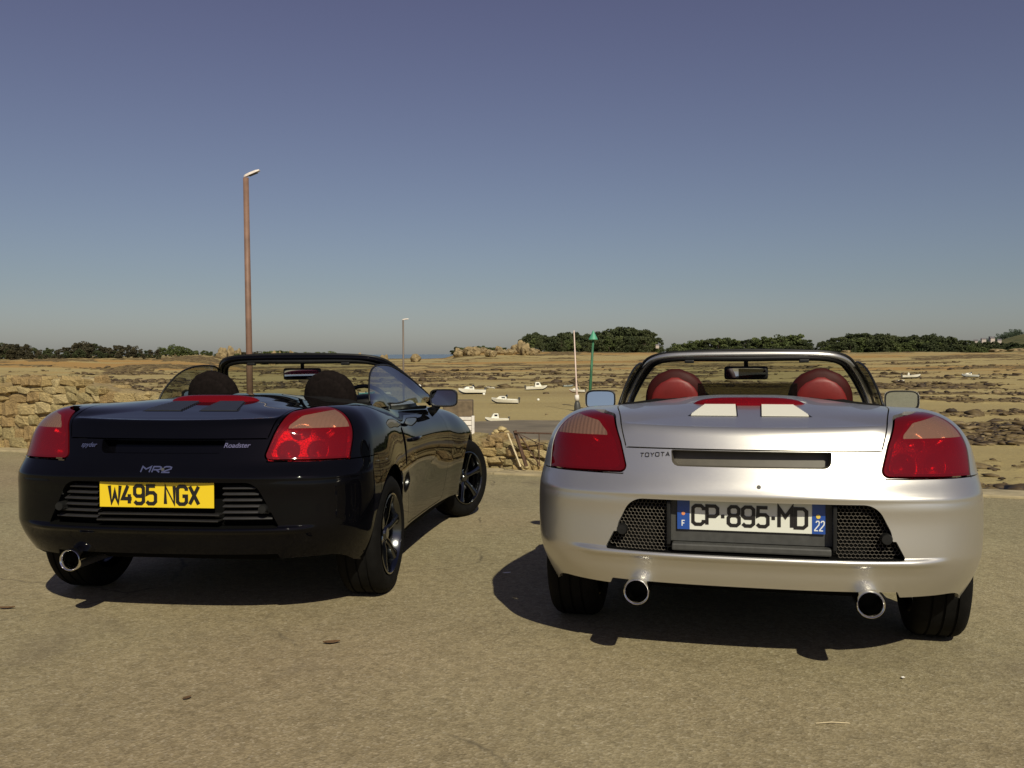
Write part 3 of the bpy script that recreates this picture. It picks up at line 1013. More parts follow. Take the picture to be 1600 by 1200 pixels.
def make_interior(root, rhd, red):
    it = link(bpy.data.objects.new('cabin', None), root)
    bm = bmesh.new()
    # tub
    add_box(bm, (0, 1.70, .30), (1.30, 1.42, .04))
    add_box(bm, (0, 1.02, .60), (1.28, .06, .62))
    add_box(bm, (.655, 1.68, .58), (.04, 1.30, .58)); add_box(bm, (-.655, 1.68, .58), (.04, 1.30, .58))
    add_box(bm, (0, 2.40, .58), (1.28, .06, .55))
    add_box(bm, (0, 1.75, .42), (.20, 1.2, .22), bevel=.03)
    bm_obj('cabin_tub', bm, M['dark'], it)
    bm = bmesh.new()
    add_box(bm, (0, 2.22, .80), (1.24, .30, .20), bevel=.06)
    sx = .345 * (1 if rhd else -1)
    bmesh.ops.create_uvsphere(bm, u_segments=20, v_segments=10, radius=1, matrix=Matrix.Translation((sx, 2.13, .90)) @ Matrix.Diagonal((.19, .12, .055, 1)))
    bm_obj('dashboard', bm, M['black_plastic'], it, smooth=True)
    bm = bmesh.new()
    m = Matrix.Translation((sx, 1.92, .84)) @ Matrix.Rotation(R(-22), 4, 'X')
    tube(bm, [m @ Vector((.18 * math.cos(a), 0, .18 * math.sin(a))) for a in np.linspace(0, 2 * math.pi, 28, endpoint=False)], .014, 8, closed=True)
    for a in (R(0), R(180), R(-90)):
        tube(bm, [m @ Vector((0, .02, 0)), m @ Vector((.17 * math.cos(a), 0, .17 * math.sin(a)))], .016, 6)
    tube(bm, [m @ Vector((0, .03, 0)), m @ Vector((0, .20, -.02))], .03, 8)
    bm_obj('steering_wheel', bm, M['black_plastic'], it, smooth=True)
    # folded soft top behind the seats
    bm = bmesh.new()
    rows = []
    n = 26
    for i in range(n + 1):
        u = -1 + 2 * i / n
        x = .61 * u
        row = []
        for (y, z) in ((.975, .90), (.985, .955), (1.02, .973), (1.08, .968), (1.14, .955), (1.17, .91), (1.17, .86)):
            row.append(bm.verts.new((x, y + .05 * u * u * 0, z - .040 * u ** 4 - .0 + .004 * math.sin(i * 2.1 + y * 30))))
        rows.append(row)
    for i in range(n):
        for j in range(6):
            bm.faces.new((rows[i][j], rows[i][j + 1], rows[i + 1][j + 1], rows[i + 1][j]))
    bmesh.ops.recalc_face_normals(bm, faces=bm.faces)
    bm_obj('folded_soft_top', bm, M['cloth_top'], it, smooth=True)
    # rear view mirror
    rv = link(bpy.data.objects.new('rear_view_mirror', None), root)
    rv.location = (0, 1.80, 1.085)
    bm = bmesh.new(); add_box(bm, (0, .012, 0), (.235, .03, .074), bevel=.016)
    tube(bm, [(0, .02, .02), (0, .01, .095)], .012, 8)
    bm_obj('mirror_case', bm, M['black_plastic'], rv, smooth=True)
    bm = bmesh.new()
    vs = [bm.verts.new((.108 * abs(math.cos(q)) ** .4 * (1 if math.cos(q) >= 0 else -1), -.0045, .026 * abs(math.sin(q)) ** .4 * (1 if math.sin(q) >= 0 else -1))) for q in np.linspace(0, 2 * math.pi, 28, endpoint=False)]
    bm.faces.new(vs)
    bmesh.ops.recalc_face_normals(bm, faces=bm.faces)
    g = bm_obj('mirror_glass', bm, M['mirror'], rv)
    rv.rotation_euler = (R(3), 0, R(-8 if not rhd else 8))

def ellipse_lens(root):
    """third brake light: a low red lens on the lid"""
    bm = bmesh.new(); rows = []
    nx, ny = 30, 7
    for i in range(nx + 1):
        u = -1 + 2 * i / nx
        x = .226 * u
        w = max(.02, (1 - abs(u) ** 3.2)) ** .5
        row = []
        for j in range(ny + 1):
            v = -1 + 2 * j / ny
            y = .570 + .044 * v * w + .02 * u * u
            zb = float(_zc(np.array([y]))[0]) * (1) 
            t = float(smoothstep((abs(x) - .10) / .60)); zb = zb * (1 - t) + float(_zf(np.array([y]))[0]) * t
            z = zb - .005 + .034 * w * math.cos(v * math.pi / 2) ** .6
            row.append(bm.verts.new((x, y, z)))
        rows.append(row)
    for i in range(nx):
        for j in range(ny):
            bm.faces.new((rows[i][j], rows[i][j + 1], rows[i + 1][j + 1], rows[i + 1][j]))
    bmesh.ops.recalc_face_normals(bm, faces=bm.faces)
    t = link(bpy.data.objects.new('brake_light', None), root)
    bm_obj('brake_lens', bm, M['red_lens'], t, smooth=True)
    bm = bmesh.new()
    add_box(bm, (0, .590, .958), (.36, .05, .012), bevel=.004)
    bm_obj('brake_reflector', bm, M['reflector'], t)
    for k in range(5):
        b = bmesh.new(); bmesh.ops.create_icosphere(b, subdivisions=1, radius=.006, matrix=Matrix.Translation((-.12 + .06 * k, .575, .968)))
        bm_obj('bulb', b, M['chrome'], t, smooth=True)

def deck_z(x, y):
    P = np.array([[x, y, 1.2]])
    lo, hi = .7, 1.1
    for _ in range(30):
        m = (lo + hi) / 2
        if bodyF(np.array([x]), np.array([y]), np.array([m]))[0] < 0: lo = m
        else: hi = m
    return lo

def make_vents(root, slatmat):
    for s in (-1, 1):
        t = link(bpy.data.objects.new('lid_vent', None), root)
        # trapezoid outline on the lid
        def edge(y):   # inner and outer x
            f = (y - .33) / .19
            return .048 + .004 * f, .222 - .045 * f
        bm = bmesh.new()
        a, b = edge(.325); c, d = edge(.525)
        for q in ((a - .006, .320), (b + .012, .320), (d + .006, .530), (c - .006, .530)):
            bm.verts.new((s * q[0], q[1], deck_z(s * q[0], q[1]) + .0008))
        vv = list(bm.verts); bm.faces.new(vv if s > 0 else vv[::-1])
        bm_obj('vent_frame', bm, M['black_plastic'], t)
        n = 9
        for k in range(n):
            y0 = .328 + k * .0218; y1 = y0 + .0185
            a0, b0 = edge(y0); a1, b1 = edge(y1)
            bm = bmesh.new()
            P = []
            for (x, y, dz) in ((a0, y0, .0035), (b0, y0, .0035), (b1, y1, .0085), (a1, y1, .0085)):
                P.append((s * x, y, deck_z(s * x, y) + dz))
            top = [bm.verts.new(p) for p in P]
            bot = [bm.verts.new((p[0], p[1], p[2] - .004)) for p in P]
            bm.faces.new(top)
            for i in range(4):
                bm.faces.new((top[i], bot[i], bot[(i + 1) % 4], top[(i + 1) % 4]))
            bmesh.ops.recalc_face_normals(bm, faces=bm.faces)
            bm_obj('slat', bm, slatmat, t)

def make_exhaust(root, x):
    t = link(bpy.data.objects.new('exhaust_tip', None), root)
    t.location = (x, 0.015, .283)
    bm = bmesh.new()
    lathe(bm, [(.036, .30), (.037, .03), (.040, .004), (.045, 0), (.048, .004), (.048, .02), (.046, .30)], 'Y', 36)
    bmesh.ops.recalc_face_normals(bm, faces=bm.faces)
    o = bm_obj('chrome_pipe', bm, M['chrome'], t); sharp_smooth(o, 60)
    bm = bmesh.new()
    lathe(bm, [(.001, .12), (.037, .12)], 'Y', 24)
    bm_obj('pipe_inside', bm, M['dark'], t)

def plate_base(root, mat, w=.52, h=.11):
    t = link(bpy.data.objects.new('licence_plate', None), root)
    t.location = (0, .070, .568)
    bm = bmesh.new(); add_box(bm, (0, .002, 0), (w, .004, h), bevel=.0015)
    bm_obj('plate_board', bm, mat, t)
    return t

def build_car(name, rhd, kind, label):
    black = kind == 'black'
    root = empty(name)
    tag(root, label, 'car')
    bodymat = M['black'] if black else M['silver']
    return root, bodymat

def finish_car(root, bodymat, rhd, black, steer):
    make_screen(root, bodymat if not black else M['black'])
    for s in (-1, 1):
        make_mirror(root, s, bodymat, 0.0)
        make_side_window(root, s, M['side_glass'] if black else M['darkened_side_glass'])
        make_seat(root, s, M['seat_black'] if black else M['seat_darkred'], M['seat_black'] if black else M['seat_red'])
        make_wheel(root, (s * .738, AX_R, WR), s, 0, rimmat=M['alloy_dark'] if black else M['alloy'])
        make_wheel(root, (s * .738, AX_F, WR), s, steer, width=.185, rimmat=M['alloy_dark'] if black else M['alloy'])
    make_interior(root, rhd, not black)
    ellipse_lens(root)
    make_vents(root, M['vent_dark'] if black else M['vent_cream'])
    # wheel-arch liners, dark underside and an added inner sun block
    for s in (-1, 1):
        for ya in (AX_R, AX_F):
            bm = bmesh.new()
            prev = None
            for k in range(25):
                a = -.25 + (math.pi + .35) * k / 24
                y = ya + .342 * math.cos(a); z = .30 + .342 * math.sin(a)
                cur = (bm.verts.new((s * .80, y, z)), bm.verts.new((s * .50, y, z)))
                if prev: bm.faces.new((prev[0], prev[1], cur[1], cur[0]))
                prev = cur
            bmesh.ops.recalc_face_normals(bm, faces=bm.faces)
            bm_obj('arch_liner', bm, M['dark'], root, smooth=True)
    bm = bmesh.new()
    add_box(bm, (0, 1.90, .215), (1.30, 2.0, .03))
    add_box(bm, (0, .62, .33), (.92, .78, .16), bevel=.04)
    add_box(bm, (0, .30, .34), (.90, .24, .12), bevel=.05)
    add_box(bm, (0, 3.30, .25), (1.0, .8, .04))
    for s in (-1, 1):
        add_box(bm, (s * .70, 1.90, .20), (.06, 1.62, .05), bevel=.012)
    add_box(bm, (0, .46, .60), (1.28, .02, .56))  # added unseen panel inside the body, stops sun leaking through the panel gaps
    bm_obj('underbody_and_sun_block', bm, M['dark'], root)
    for x in ((-.406,) if black else (-.406, .406)): make_exhaust(root, x)
    # doors: handles
    for s in (-1, 1):
        bm = bmesh.new()
        xx = s * (.806 + .004)
        tube(bm, [(xx - s * .012, 1.36, .712), (xx + s * .010, 1.39, .716), (xx + s * .010, 1.50, .716), (xx - s * .012, 1.53, .712)], [.010, .012, .012, .010], 8)
        bm_obj('door_handle', bm, bodymat, root, smooth=True)
    # side mouldings below the door
    # lock and lid button
    q = project_skin(np.array([[.03, 0, .685]]))[0]; n = bodyN(q[None])[0]
    bm = bmesh.new(); bmesh.ops.create_cone(bm, cap_ends=True, segments=16, radius1=.008, radius2=.007, depth=.004, matrix=Matrix.Translation(Vector(q)) @ Vector(n).to_track_quat('Z', 'Y').to_matrix().to_4x4())
    bm_obj('lid_lock', bm, M['grey_plastic'], root)
    # aerial stub on the right rear wing
    zz = deck_z(.70, 1.02)

def fog_knob(root, s, mat):
    bm = bmesh.new()
    lathe(bm, [(.001, -.018), (.016, -.018), (.019, -.012), (.019, .03)], 'Y', 20, c=(s * .455, .085, .500))
    o = bm_obj('round_plug', bm, mat, root); sharp_smooth(o, 40)

def grille_silver(root):
    # a moulded surround for the plate and honeycomb panels either side
    bm = bmesh.new()
    add_box(bm, (0, .0835, .545), (.60, .006, .155), bevel=.002)
    bm_obj('plate_panel', bm, M['grey_plastic'], root)
    bm = bmesh.new(); add_box(bm, (0, .050, .455), (.555, .050, .026), bevel=.006)
    bm_obj('plate_shelf', bm, M['grey_plastic'], root)
    bm = bmesh.new(); add_box(bm, (0, 1.13, .985), (.46, .004, .105), bevel=.0015)
    bm_obj('wind_deflector', bm, M['deflector'], root)
    for s in (-1, 1):
        bm = bmesh.new(); add_box(bm, (s * .290, .055, .540), (.014, .040, .16), bevel=.004)
        bm_obj('panel_post', bm, M['black_plastic'], root)
        # honeycomb
        bm = bmesh.new()
        r = .0082; th = .0016
        dx = r * math.sqrt(3); dz = r * 1.5
        for j in range(-1, 14):
            for i in range(0, 18):
                cx = .303 + i * dx + (dx / 2 if j % 2 else 0); cz = .455 + j * dz
                f = sd_round_poly(np.array([cx]), np.array([cz]), GRILL, .03)[0]
                if f > -.004: continue
                a, b = [], []
                for k in range(6):
                    an = math.pi / 6 + k * math.pi / 3
                    yb = .09 * cx ** 2 + .29 * cx ** 4 + .042
                    a.append(bm.verts.new((s * (cx + r * 1.02 * math.cos(an)), yb, cz + r * 1.02 * math.sin(an))))
                    b.append(bm.verts.new((s * (cx + (r - th) * math.cos(an)), yb + .003, cz + (r - th) * math.sin(an))))
                for k in range(6):
                    l = (k + 1) % 6
                    bm.faces.new((a[k], a[l], b[l], b[k]))
        bmesh.ops.recalc_face_normals(bm, faces=bm.faces)
        bm_obj('honeycomb_mesh', bm, M['mesh_grey'], root)
        bm = bmesh.new()
        lathe(bm, [(.001, -.022), (.017, -.022), (.020, -.014), (.020, .03)], 'Y', 20, c=(s * .462, .062, .508))
        o = bm_obj('round_plug', bm, M['black_plastic'], root); sharp_smooth(o, 40)

def grille_black(root):
    for s in (-1, 1):
        for k in range(6):
            z = .470 + k * .0262
            xo = .515 - (z - .452) * .53
            xo -= .012
            pts = []
            bm = bmesh.new()
            n = 8
            rows = []
            for i in range(n + 1):
                x = .285 + (xo - .285) * i / n
                y = .09 * x ** 2 + .29 * x ** 4 + .03
                rows.append([bm.verts.new((s * x, y + .035, z - .002)), bm.verts.new((s * x, y, z - .004)), bm.verts.new((s * x, y - .003, z + .002)), bm.verts.new((s * x, y + .035, z + .012))])
            for i in range(n):
                for j in range(3):
                    bm.faces.new((rows[i][j], rows[i][j + 1], rows[i + 1][j + 1], rows[i + 1][j]))
            bmesh.ops.recalc_face_normals(bm, faces=bm.faces)
            bm_obj('grille_slat', bm, M['grille_grey'], root, smooth=True)
        bm = bmesh.new()
        lathe(bm, [(.001, -.022), (.017, -.022), (.020, -.014), (.020, .03)], 'Y', 20, c=(s * .462, .052, .515))
        o = bm_obj('round_plug', bm, M['black_plastic'], root); sharp_smooth(o, 40)
    for k in range(2):
        bm = bmesh.new(); add_box(bm, (0, .050 - .012 * (1 - k), .464 + .024 * k), (.55, .055, .007), bevel=.002)
        bm_obj('grille_slat', bm, M['grille_grey'], root)
M['grille_grey'] = plain('grille_slat_plastic', (.020, .019, .019), .3, var=.15, scale=40)

def place_car(root, X, Y, yaw):
    root.matrix_world = MS @ Matrix.Translation((X, Y, 0.0)) @ Matrix.Rotation(-yaw, 4, 'Z')

# silver car
silver, bmat = build_car('parked_car', False, 'silver', 'silver open roadster with red seats and a white plate, parked on the right')
build_skin(silver, bmat)
skin_children = [o for o in silver.children_recursive]
# black car: the same skin, other paint
black, bmat2 = build_car('parked_car', True, 'black', 'black two-seat roadster with its roof down and a yellow plate, parked on the left')
def copy_tree(o, parent, swap):
    c = o.copy(); COL.objects.link(c); c.parent = parent
    if c.type == 'MESH':
        for i, sl in enumerate(c.material_slots):
            if sl.material and sl.material.name in swap:
                nm = swap[sl.material.name]; sl.link = 'OBJECT'; sl.material = nm
    for ch in list(o.children): copy_tree(ch, c, swap)
    return c
for ch in list(silver.children):
    copy_tree(ch, black, {'silver_metallic_paint': M['black'], 'shaded_slot_plastic': M['black']})
finish_car(silver, M['silver'], False, False, 0.0)
finish_car(black, M['black'], True, True, R(-24))
grille_silver(silver); grille_black(black)

# plates
tp = plate_base(silver, M['white_plate'])
for s, nm in ((-1, 'left'), (1, 'right')):
    bm = bmesh.new(); add_box(bm, (s * .2375, -.0004, 0), (.045, .002, .1085))
    bm_obj('blue_band', bm, M['blue_plate'], tp)
lettering('CP-895-MD', -.203, -.034, .068, .038, .0125, .0122, M['plate_black'], tp, (0, -.0008, 0))
lettering('22', .2235, -.042, .034, .0115, .0055, .0038, M['plate_white'], tp, (0, -.0016, 0), shear=.15)
lettering('F', -.2425, -.042, .020, .010, 0, .0035, M['plate_white'], tp, (0, -.0016, 0))
for (x, z, r_, mt) in ((-.238, .004, .0065, 'sticker_orange'), (.236, .008, .0075, 'sticker_yellow')):
    bm = bmesh.new(); bmesh.ops.create_cone(bm, cap_ends=True, segments=16, radius1=r_, radius2=r_, depth=.002, matrix=Matrix.Translation((x, -.002, z)) @ Matrix.Rotation(R(90), 4, 'X'))
    bm_obj('emblem', bm, M[mt], tp)
tb = plate_base(black, M['yellow_plate'])
tb.location = (-.010, .028, .572)
lettering('W495 NGX', -.214, -.038, .076, .040, .0150, .0150, M['plate_black'], tb, (0, -.0008, 0), space=.030)
for x in (-.19, .19):
    bm = bmesh.new(); add_box(bm, (x, -.006, .058), (.10, .014, .008), bevel=.002)
# badges
lettering('TOYOTA', -.398, .8115, .0145, .0135, .0058, .0030, M['plate_black'], silver, (0, 0, 0), fit=True, name='badge_letter')
lettering('MR2', -.068, .672, .025, .034, .012, .0060, M['chrome'], black, (0, 0, 0), fit=True, shear=.25, name='badge_letter')
def small_badge(text, x, z, size, parent):
    cu = bpy.data.curves.new('badge_text', 'FONT'); cu.body = text; cu.size = size; cu.extrude = .0006; cu.shear = .3; cu.offset = size * .012
    tmp = bpy.data.objects.new('badge_text_tmp', cu); COL.objects.link(tmp)
    dg = bpy.context.evaluated_depsgraph_get()
    me = bpy.data.meshes.new_from_object(tmp.evaluated_get(dg))
    me.name = 'badge_script'; me.materials.clear(); me.materials.append(M['chrome'])
    bpy.data.objects.remove(tmp)
    o = link(bpy.data.objects.new('badge_script', me), parent)
    q = project_skin(np.array([[x, 0, z]]))[0]; nn = bodyN(q[None])[0]
    zz = Vector(nn); xx = Vector((0, 0, 1)).cross(zz).normalized(); yy = zz.cross(xx)
    m = Matrix.Identity(4)
    for j in range(3): m[j][0] = xx[j]; m[j][1] = yy[j]; m[j][2] = zz[j]
    w = max(v.co.x for v in me.vertices)
    m.translation = Vector(q) + zz * .004 - xx * w / 2
    o.matrix_local = m
small_badge('spyder', -.345, .800, .030, black)
small_badge('Roadster', .335, .800, .030, black)
place_car(silver, 0.846, 3.220, R(13.95))
place_car(black, -1.526, 3.867, R(6.92))
# ------------------------------------------------------------------ the place: quay, shore, sea
EDGE0 = np.array([4.5, 8.06]); EDIR = np.array([-.918, .396]); ENRM = np.array([.396, .918])
def e_of(x, y): return (x - EDGE0[0]) * ENRM[0] + (y - EDGE0[1]) * ENRM[1]
def edge_pt(s, e=0.0): return EDGE0 + EDIR * s + ENRM * e
def ground_z(x, y): return math.tan(SLOPE) * y

def hash2(ix, iy, seed):
    n = (ix * 374761393 + iy * 668265263 + seed * 982451653) & 0x7fffffff
    n = ((n ^ (n >> 13)) * 1274126177) & 0x7fffffff
    n = (n ^ (n >> 16)) & 0xffff
    return n / 65535.0
def vnoise(x, y, seed=0):
    ix = np.floor(x).astype(np.int64); iy = np.floor(y).astype(np.int64)
    fx = x - ix; fy = y - iy
    ux = fx * fx * (3 - 2 * fx); uy = fy * fy * (3 - 2 * fy)
    a = hash2(ix, iy, seed); b = hash2(ix + 1, iy, seed); c = hash2(ix, iy + 1, seed); d = hash2(ix + 1, iy + 1, seed)
    return (a * (1 - ux) + b * ux) * (1 - uy) + (c * (1 - ux) + d * ux) * uy
def fbm(x, y, seed=0, oct=5, gain=.5):
    s = 0; a = 1; t = 0
    for o in range(oct):
        s = s + a * vnoise(x * 2**o, y * 2**o, seed + o * 17); t += a; a *= gain
    return s / t

def px_of(x, y): return 800 + 1417 * x / np.maximum(y, 1)
def shore_z(x, y):
    """height of the foreshore, the flats and the islands"""
    e = e_of(x, y)
    d = np.hypot(x, y); b = px_of(x, y)
    z = np.interp(e, [-400, -60, -1, 0, 12, 30, 70, 190, 260, 360, 430, 560, 800, 1200, 9000],
                     [-2, -2, -2.6, -2.6, -3.6, -4.8, -5.7, -6.1, -5.2, -2.6, -1.3, -5.0, -9, -12, -14])
    land = lambda b0, b1, w, dd, wd, h: h * smoothstep((b - b0) / w) * smoothstep((b1 - b) / w) * np.exp(-(np.maximum(np.abs(d - dd) - wd * .4, 0) / wd)**2)
    front = y > 5
    isl = land(-500, 400, 90, 440, 60, 4.6) + land(690, 1060, 40, 530, 60, 4.0) + land(1050, 2600, 40, 560, 80, 4.6) + land(-3000, -250, 150, 420, 120, 5)
    z = z + np.where(front, isl, 0)
    hill = 46 * np.exp(-((b - 1640) / 130)**2) * np.exp(-((d - 1600) / 320)**2)
    z = z + np.where(front, hill, 0)
    # undulation, sand ripples, weedy rock ridges
    amp = np.interp(d, [0, 30, 200, 500], [.15, .25, .35, .7])
    z = z + amp * (fbm(x / 26, y / 26, 3, 4) - .5) * 2 * smoothstep((e - .5) / 4)
    w = weed(x, y)
    z = z + np.interp(d, [0, 40, 300], [.35, .45, .5]) * w * fbm(x / 1.6, y / 1.6, 9, 3) * smoothstep((e - .6) / 3)
    return z
def weed(x, y):
    e = e_of(x, y); d = np.hypot(x, y); b = px_of(x, y)
    n = fbm(x / 22 + 5, y / 9, 21, 5, .55)
    # thresholds by zone: lower = more weed
    th = np.interp(d, [0, 40, 60, 80, 100, 175, 190, 215, 225, 300, 390, 430, 520], [.44, .47, .56, .50, .68, .66, .50, .46, .57, .50, .52, .56, .6])
    right = smoothstep((b - 1150) / 250)
    thr = np.interp(d, [0, 40, 60, 66, 72, 78, 105, 112, 135, 150, 190, 215, 300, 390, 430, 520], [.42, .40, .42, .55, .55, .42, .44, .60, .62, .48, .50, .55, .52, .52, .56, .6])
    thl = np.interp(d, [0, 40, 170, 186, 194, 215, 222, 236, 300, 390, 430, 520], [.66, .80, .80, .54, .44, .46, .58, .50, .49, .52, .56, .6])
    left = smoothstep((600 - b) / 300)
    th = thl * (1 - right) + thr * right - .02 * left * (d > 170)
    return smoothstep((n - th) / .05 + .5)

def polar_sheet():
    th = np.concatenate([np.linspace(-180, -42, 50)[:-1], np.linspace(-42, 42, 421), np.linspace(42, 180, 50)[1:-1]])
    th = np.radians(th)
    r = np.concatenate([[0.0], np.geomspace(4, 120, 210), np.geomspace(121.5, 700, 190), np.geomspace(720, 16000, 50)])
    X = np.outer(r, np.sin(th)); Y = np.outer(r, np.cos(th))
    Z = shore_z(X, Y)
    # under the quay keep well below the paving
    ee = e_of(X, Y)
    Z = np.where(ee < .3, np.minimum(Z, -2.5), Z)
    W = weed(X, Y)
    nr, nt = X.shape
    V = np.stack([X.ravel(), Y.ravel(), Z.ravel()], 1)
    idx = np.arange(nr * nt).reshape(nr, nt)
    nxt = np.roll(idx, -1, axis=1)
    a = idx[:-1].ravel(); b_ = nxt[:-1].ravel(); c = nxt[1:].ravel(); d = idx[1:].ravel()
    F = np.stack([a, d, c, b_], 1)
    me = bpy.data.meshes.new('foreshore')
    me.vertices.add(len(V)); me.vertices.foreach_set('co', V.ravel())
    me.loops.add(len(F) * 4); me.loops.foreach_set('vertex_index', F.ravel())
    me.polygons.add(len(F)); me.polygons.foreach_set('loop_start', np.arange(0, len(F) * 4, 4)); me.polygons.foreach_set('loop_total', np.full(len(F), 4))
    me.polygons.foreach_set('use_smooth', np.ones(len(F), bool))
    at = me.attributes.new('weed', 'FLOAT', 'POINT'); at.data.foreach_set('value', W.ravel().astype(np.float32))
    me.update(); me.validate()
    return me

def N_(nt, t, **kw):
    n = nt.nodes.new(t)
    for k, v in kw.items(): setattr(n, k, v)
    return n
def ramp(nt, src, stops):
    r = nt.nodes.new('ShaderNodeValToRGB')
    el = r.color_ramp.elements
    while len(el) < len(stops): el.new(.5)
    for e_, (p, c) in zip(el, stops):
        e_.position = p; e_.color = (*c, 1) if len(c) == 3 else c
    nt.links.new(src, r.inputs[0]); return r
def noise(nt, vec, scale, detail=6, rough=.55, dist=0):
    n = nt.nodes.new('ShaderNodeTexNoise'); n.inputs['Scale'].default_value = scale; n.inputs['Detail'].default_value = detail
    n.inputs['Roughness'].default_value = rough; n.inputs['Distortion'].default_value = dist
    nt.links.new(vec, n.inputs['Vector']); return n
def mix(nt, fac, a, b, mode='MIX'):
    m = nt.nodes.new('ShaderNodeMixRGB'); m.blend_type = mode
    for s_, v in (('Fac', fac), ('Color1', a), ('Color2', b)):
        if hasattr(v, 'outputs'): v = v.outputs[0]
        if hasattr(v, 'node'): nt.links.new(v, m.inputs[s_])
        elif isinstance(v, tuple): m.inputs[s_].default_value = (*v, 1)
        else: m.inputs[s_].default_value = v
    return m.outputs[0]
def mapping(nt, sc, src):
    m = nt.nodes.new('ShaderNodeMapping'); m.inputs['Scale'].default_value = sc
    nt.links.new(src, m.inputs['Vector']); return m.outputs[0]

def shore_material():
    m, nt, b, out = new_mat('foreshore_sand_and_weed')
    tc = N_(nt, 'ShaderNodeTexCoord'); P = tc.outputs['Object']
    at = N_(nt, 'ShaderNodeAttribute', attribute_name='weed')
    big = noise(nt, mapping(nt, (.010, .035, .03), P), 1.0, 7, .6)
    sand = ramp(nt, big.outputs['Fac'], [(.30, (.27, .20, .085)), (.45, (.36, .285, .125)), (.55, (.41, .33, .145)), (.68, (.32, .27, .14))])
    fine = noise(nt, P, 2.4, 8, .7)
    sand2 = mix(nt, .38, sand.outputs[0], ramp(nt, fine.outputs['Fac'], [(.3, (.21, .155, .07)), (.7, (.46, .375, .175))]).outputs[0])
    wn_ = noise(nt, mapping(nt, (.5, .9, 1), P), 1.0, 8, .72)
    weedc = ramp(nt, wn_.outputs['Fac'], [(.34, (.030, .018, .010)), (.45, (.085, .055, .026)), (.54, (.20, .145, .060)), (.64, (.34, .26, .11))])
    # ragged edge
    add = N_(nt, 'ShaderNodeMath', operation='ADD'); nt.links.new(at.outputs['Fac'], add.inputs[0])
    sub = N_(nt, 'ShaderNodeMath', operation='MULTIPLY_ADD'); nt.links.new(wn_.outputs['Fac'], sub.inputs[0]); sub.inputs[1].default_value = 2.2; sub.inputs[2].default_value = -1.25
    nt.links.new(sub.outputs[0], add.inputs[1])
    fac = ramp(nt, add.outputs[0], [(.42, (0, 0, 0)), (.62, (1, 1, 1))])
    # pale band of dry stones and gold lichen on the far flats
    gold = noise(nt, mapping(nt, (.004, .02, .01), P), 1.0, 6, .6)
    g = ramp(nt, gold.outputs['Fac'], [(.50, (0, 0, 0)), (.60, (1, 1, 1))])
    far = mix(nt, g.outputs[0], sand2, (.36, .22, .075))
    ln = N_(nt, 'ShaderNodeVectorMath', operation='LENGTH'); nt.links.new(P, ln.inputs[0])
    mr = N_(nt, 'ShaderNodeMapRange'); mr.inputs['From Min'].default_value = 220; mr.inputs['From Max'].default_value = 330
    nt.links.new(ln.outputs['Value'], mr.inputs['Value'])
    base = mix(nt, mr.outputs[0], sand2, far)
    col = mix(nt, fac.outputs[0], base, weedc.outputs[0])
    # land behind the shore: dry grass
    mr2 = N_(nt, 'ShaderNodeMapRange'); mr2.inputs['From Min'].default_value = 470; mr2.inputs['From Max'].default_value = 560
    nt.links.new(ln.outputs['Value'], mr2.inputs['Value'])
    grass = ramp(nt, noise(nt, P, .05, 8, .7).outputs['Fac'], [(.3, (.055, .065, .025)), (.6, (.14, .13, .05)), (.75, (.2, .17, .08))])
    col = mix(nt, mr2.outputs[0], col, grass.outputs[0])
    nt.links.new(col, b.inputs['Base Color'])
    b.inputs['Roughness'].default_value = .8; b.inputs['Specular IOR Level'].default_value = .25
    bp = N_(nt, 'ShaderNodeBump'); bp.inputs['Strength'].default_value = .9; bp.inputs['Distance'].default_value = .12
    nt.links.new(fine.outputs['Fac'], bp.inputs['Height']); nt.links.new(bp.outputs[0], b.inputs['Normal'])
    return m
o = link(bpy.data.objects.new('foreshore', polar_sheet())); o.data.materials.append(shore_material()); tag(o, kind='structure')

# sea beyond the flats
def sea_material():
    m, nt, b, out = new_mat('sea_water')
    b.inputs['Base Color'].default_value = (.05, .085, .10, 1); b.inputs['Roughness'].default_value = .22
    tc = N_(nt, 'ShaderNodeTexCoord')
    n = noise(nt, mapping(nt, (.02, .08, 1), tc.outputs['Object']), 1.0, 6)
    bp = N_(nt, 'ShaderNodeBump'); bp.inputs['Strength'].default_value = .5; bp.inputs['Distance'].default_value = 1.0
    nt.links.new(n.outputs['Fac'], bp.inputs['Height']); nt.links.new(bp.outputs[0], b.inputs['Normal'])
    return m
bm = bmesh.new()
k = 64
lathe(bm, [(560, 0), (1500, 0), (5000, 0), (22000, 0)], 'Z', k, c=(0, 0, -6.6))
bmesh.ops.recalc_face_normals(bm, faces=bm.faces)
for f in bm.faces:
    if f.normal.z < 0: f.normal_flip()
tag(bm_obj('sea', bm, sea_material()), kind='structure')

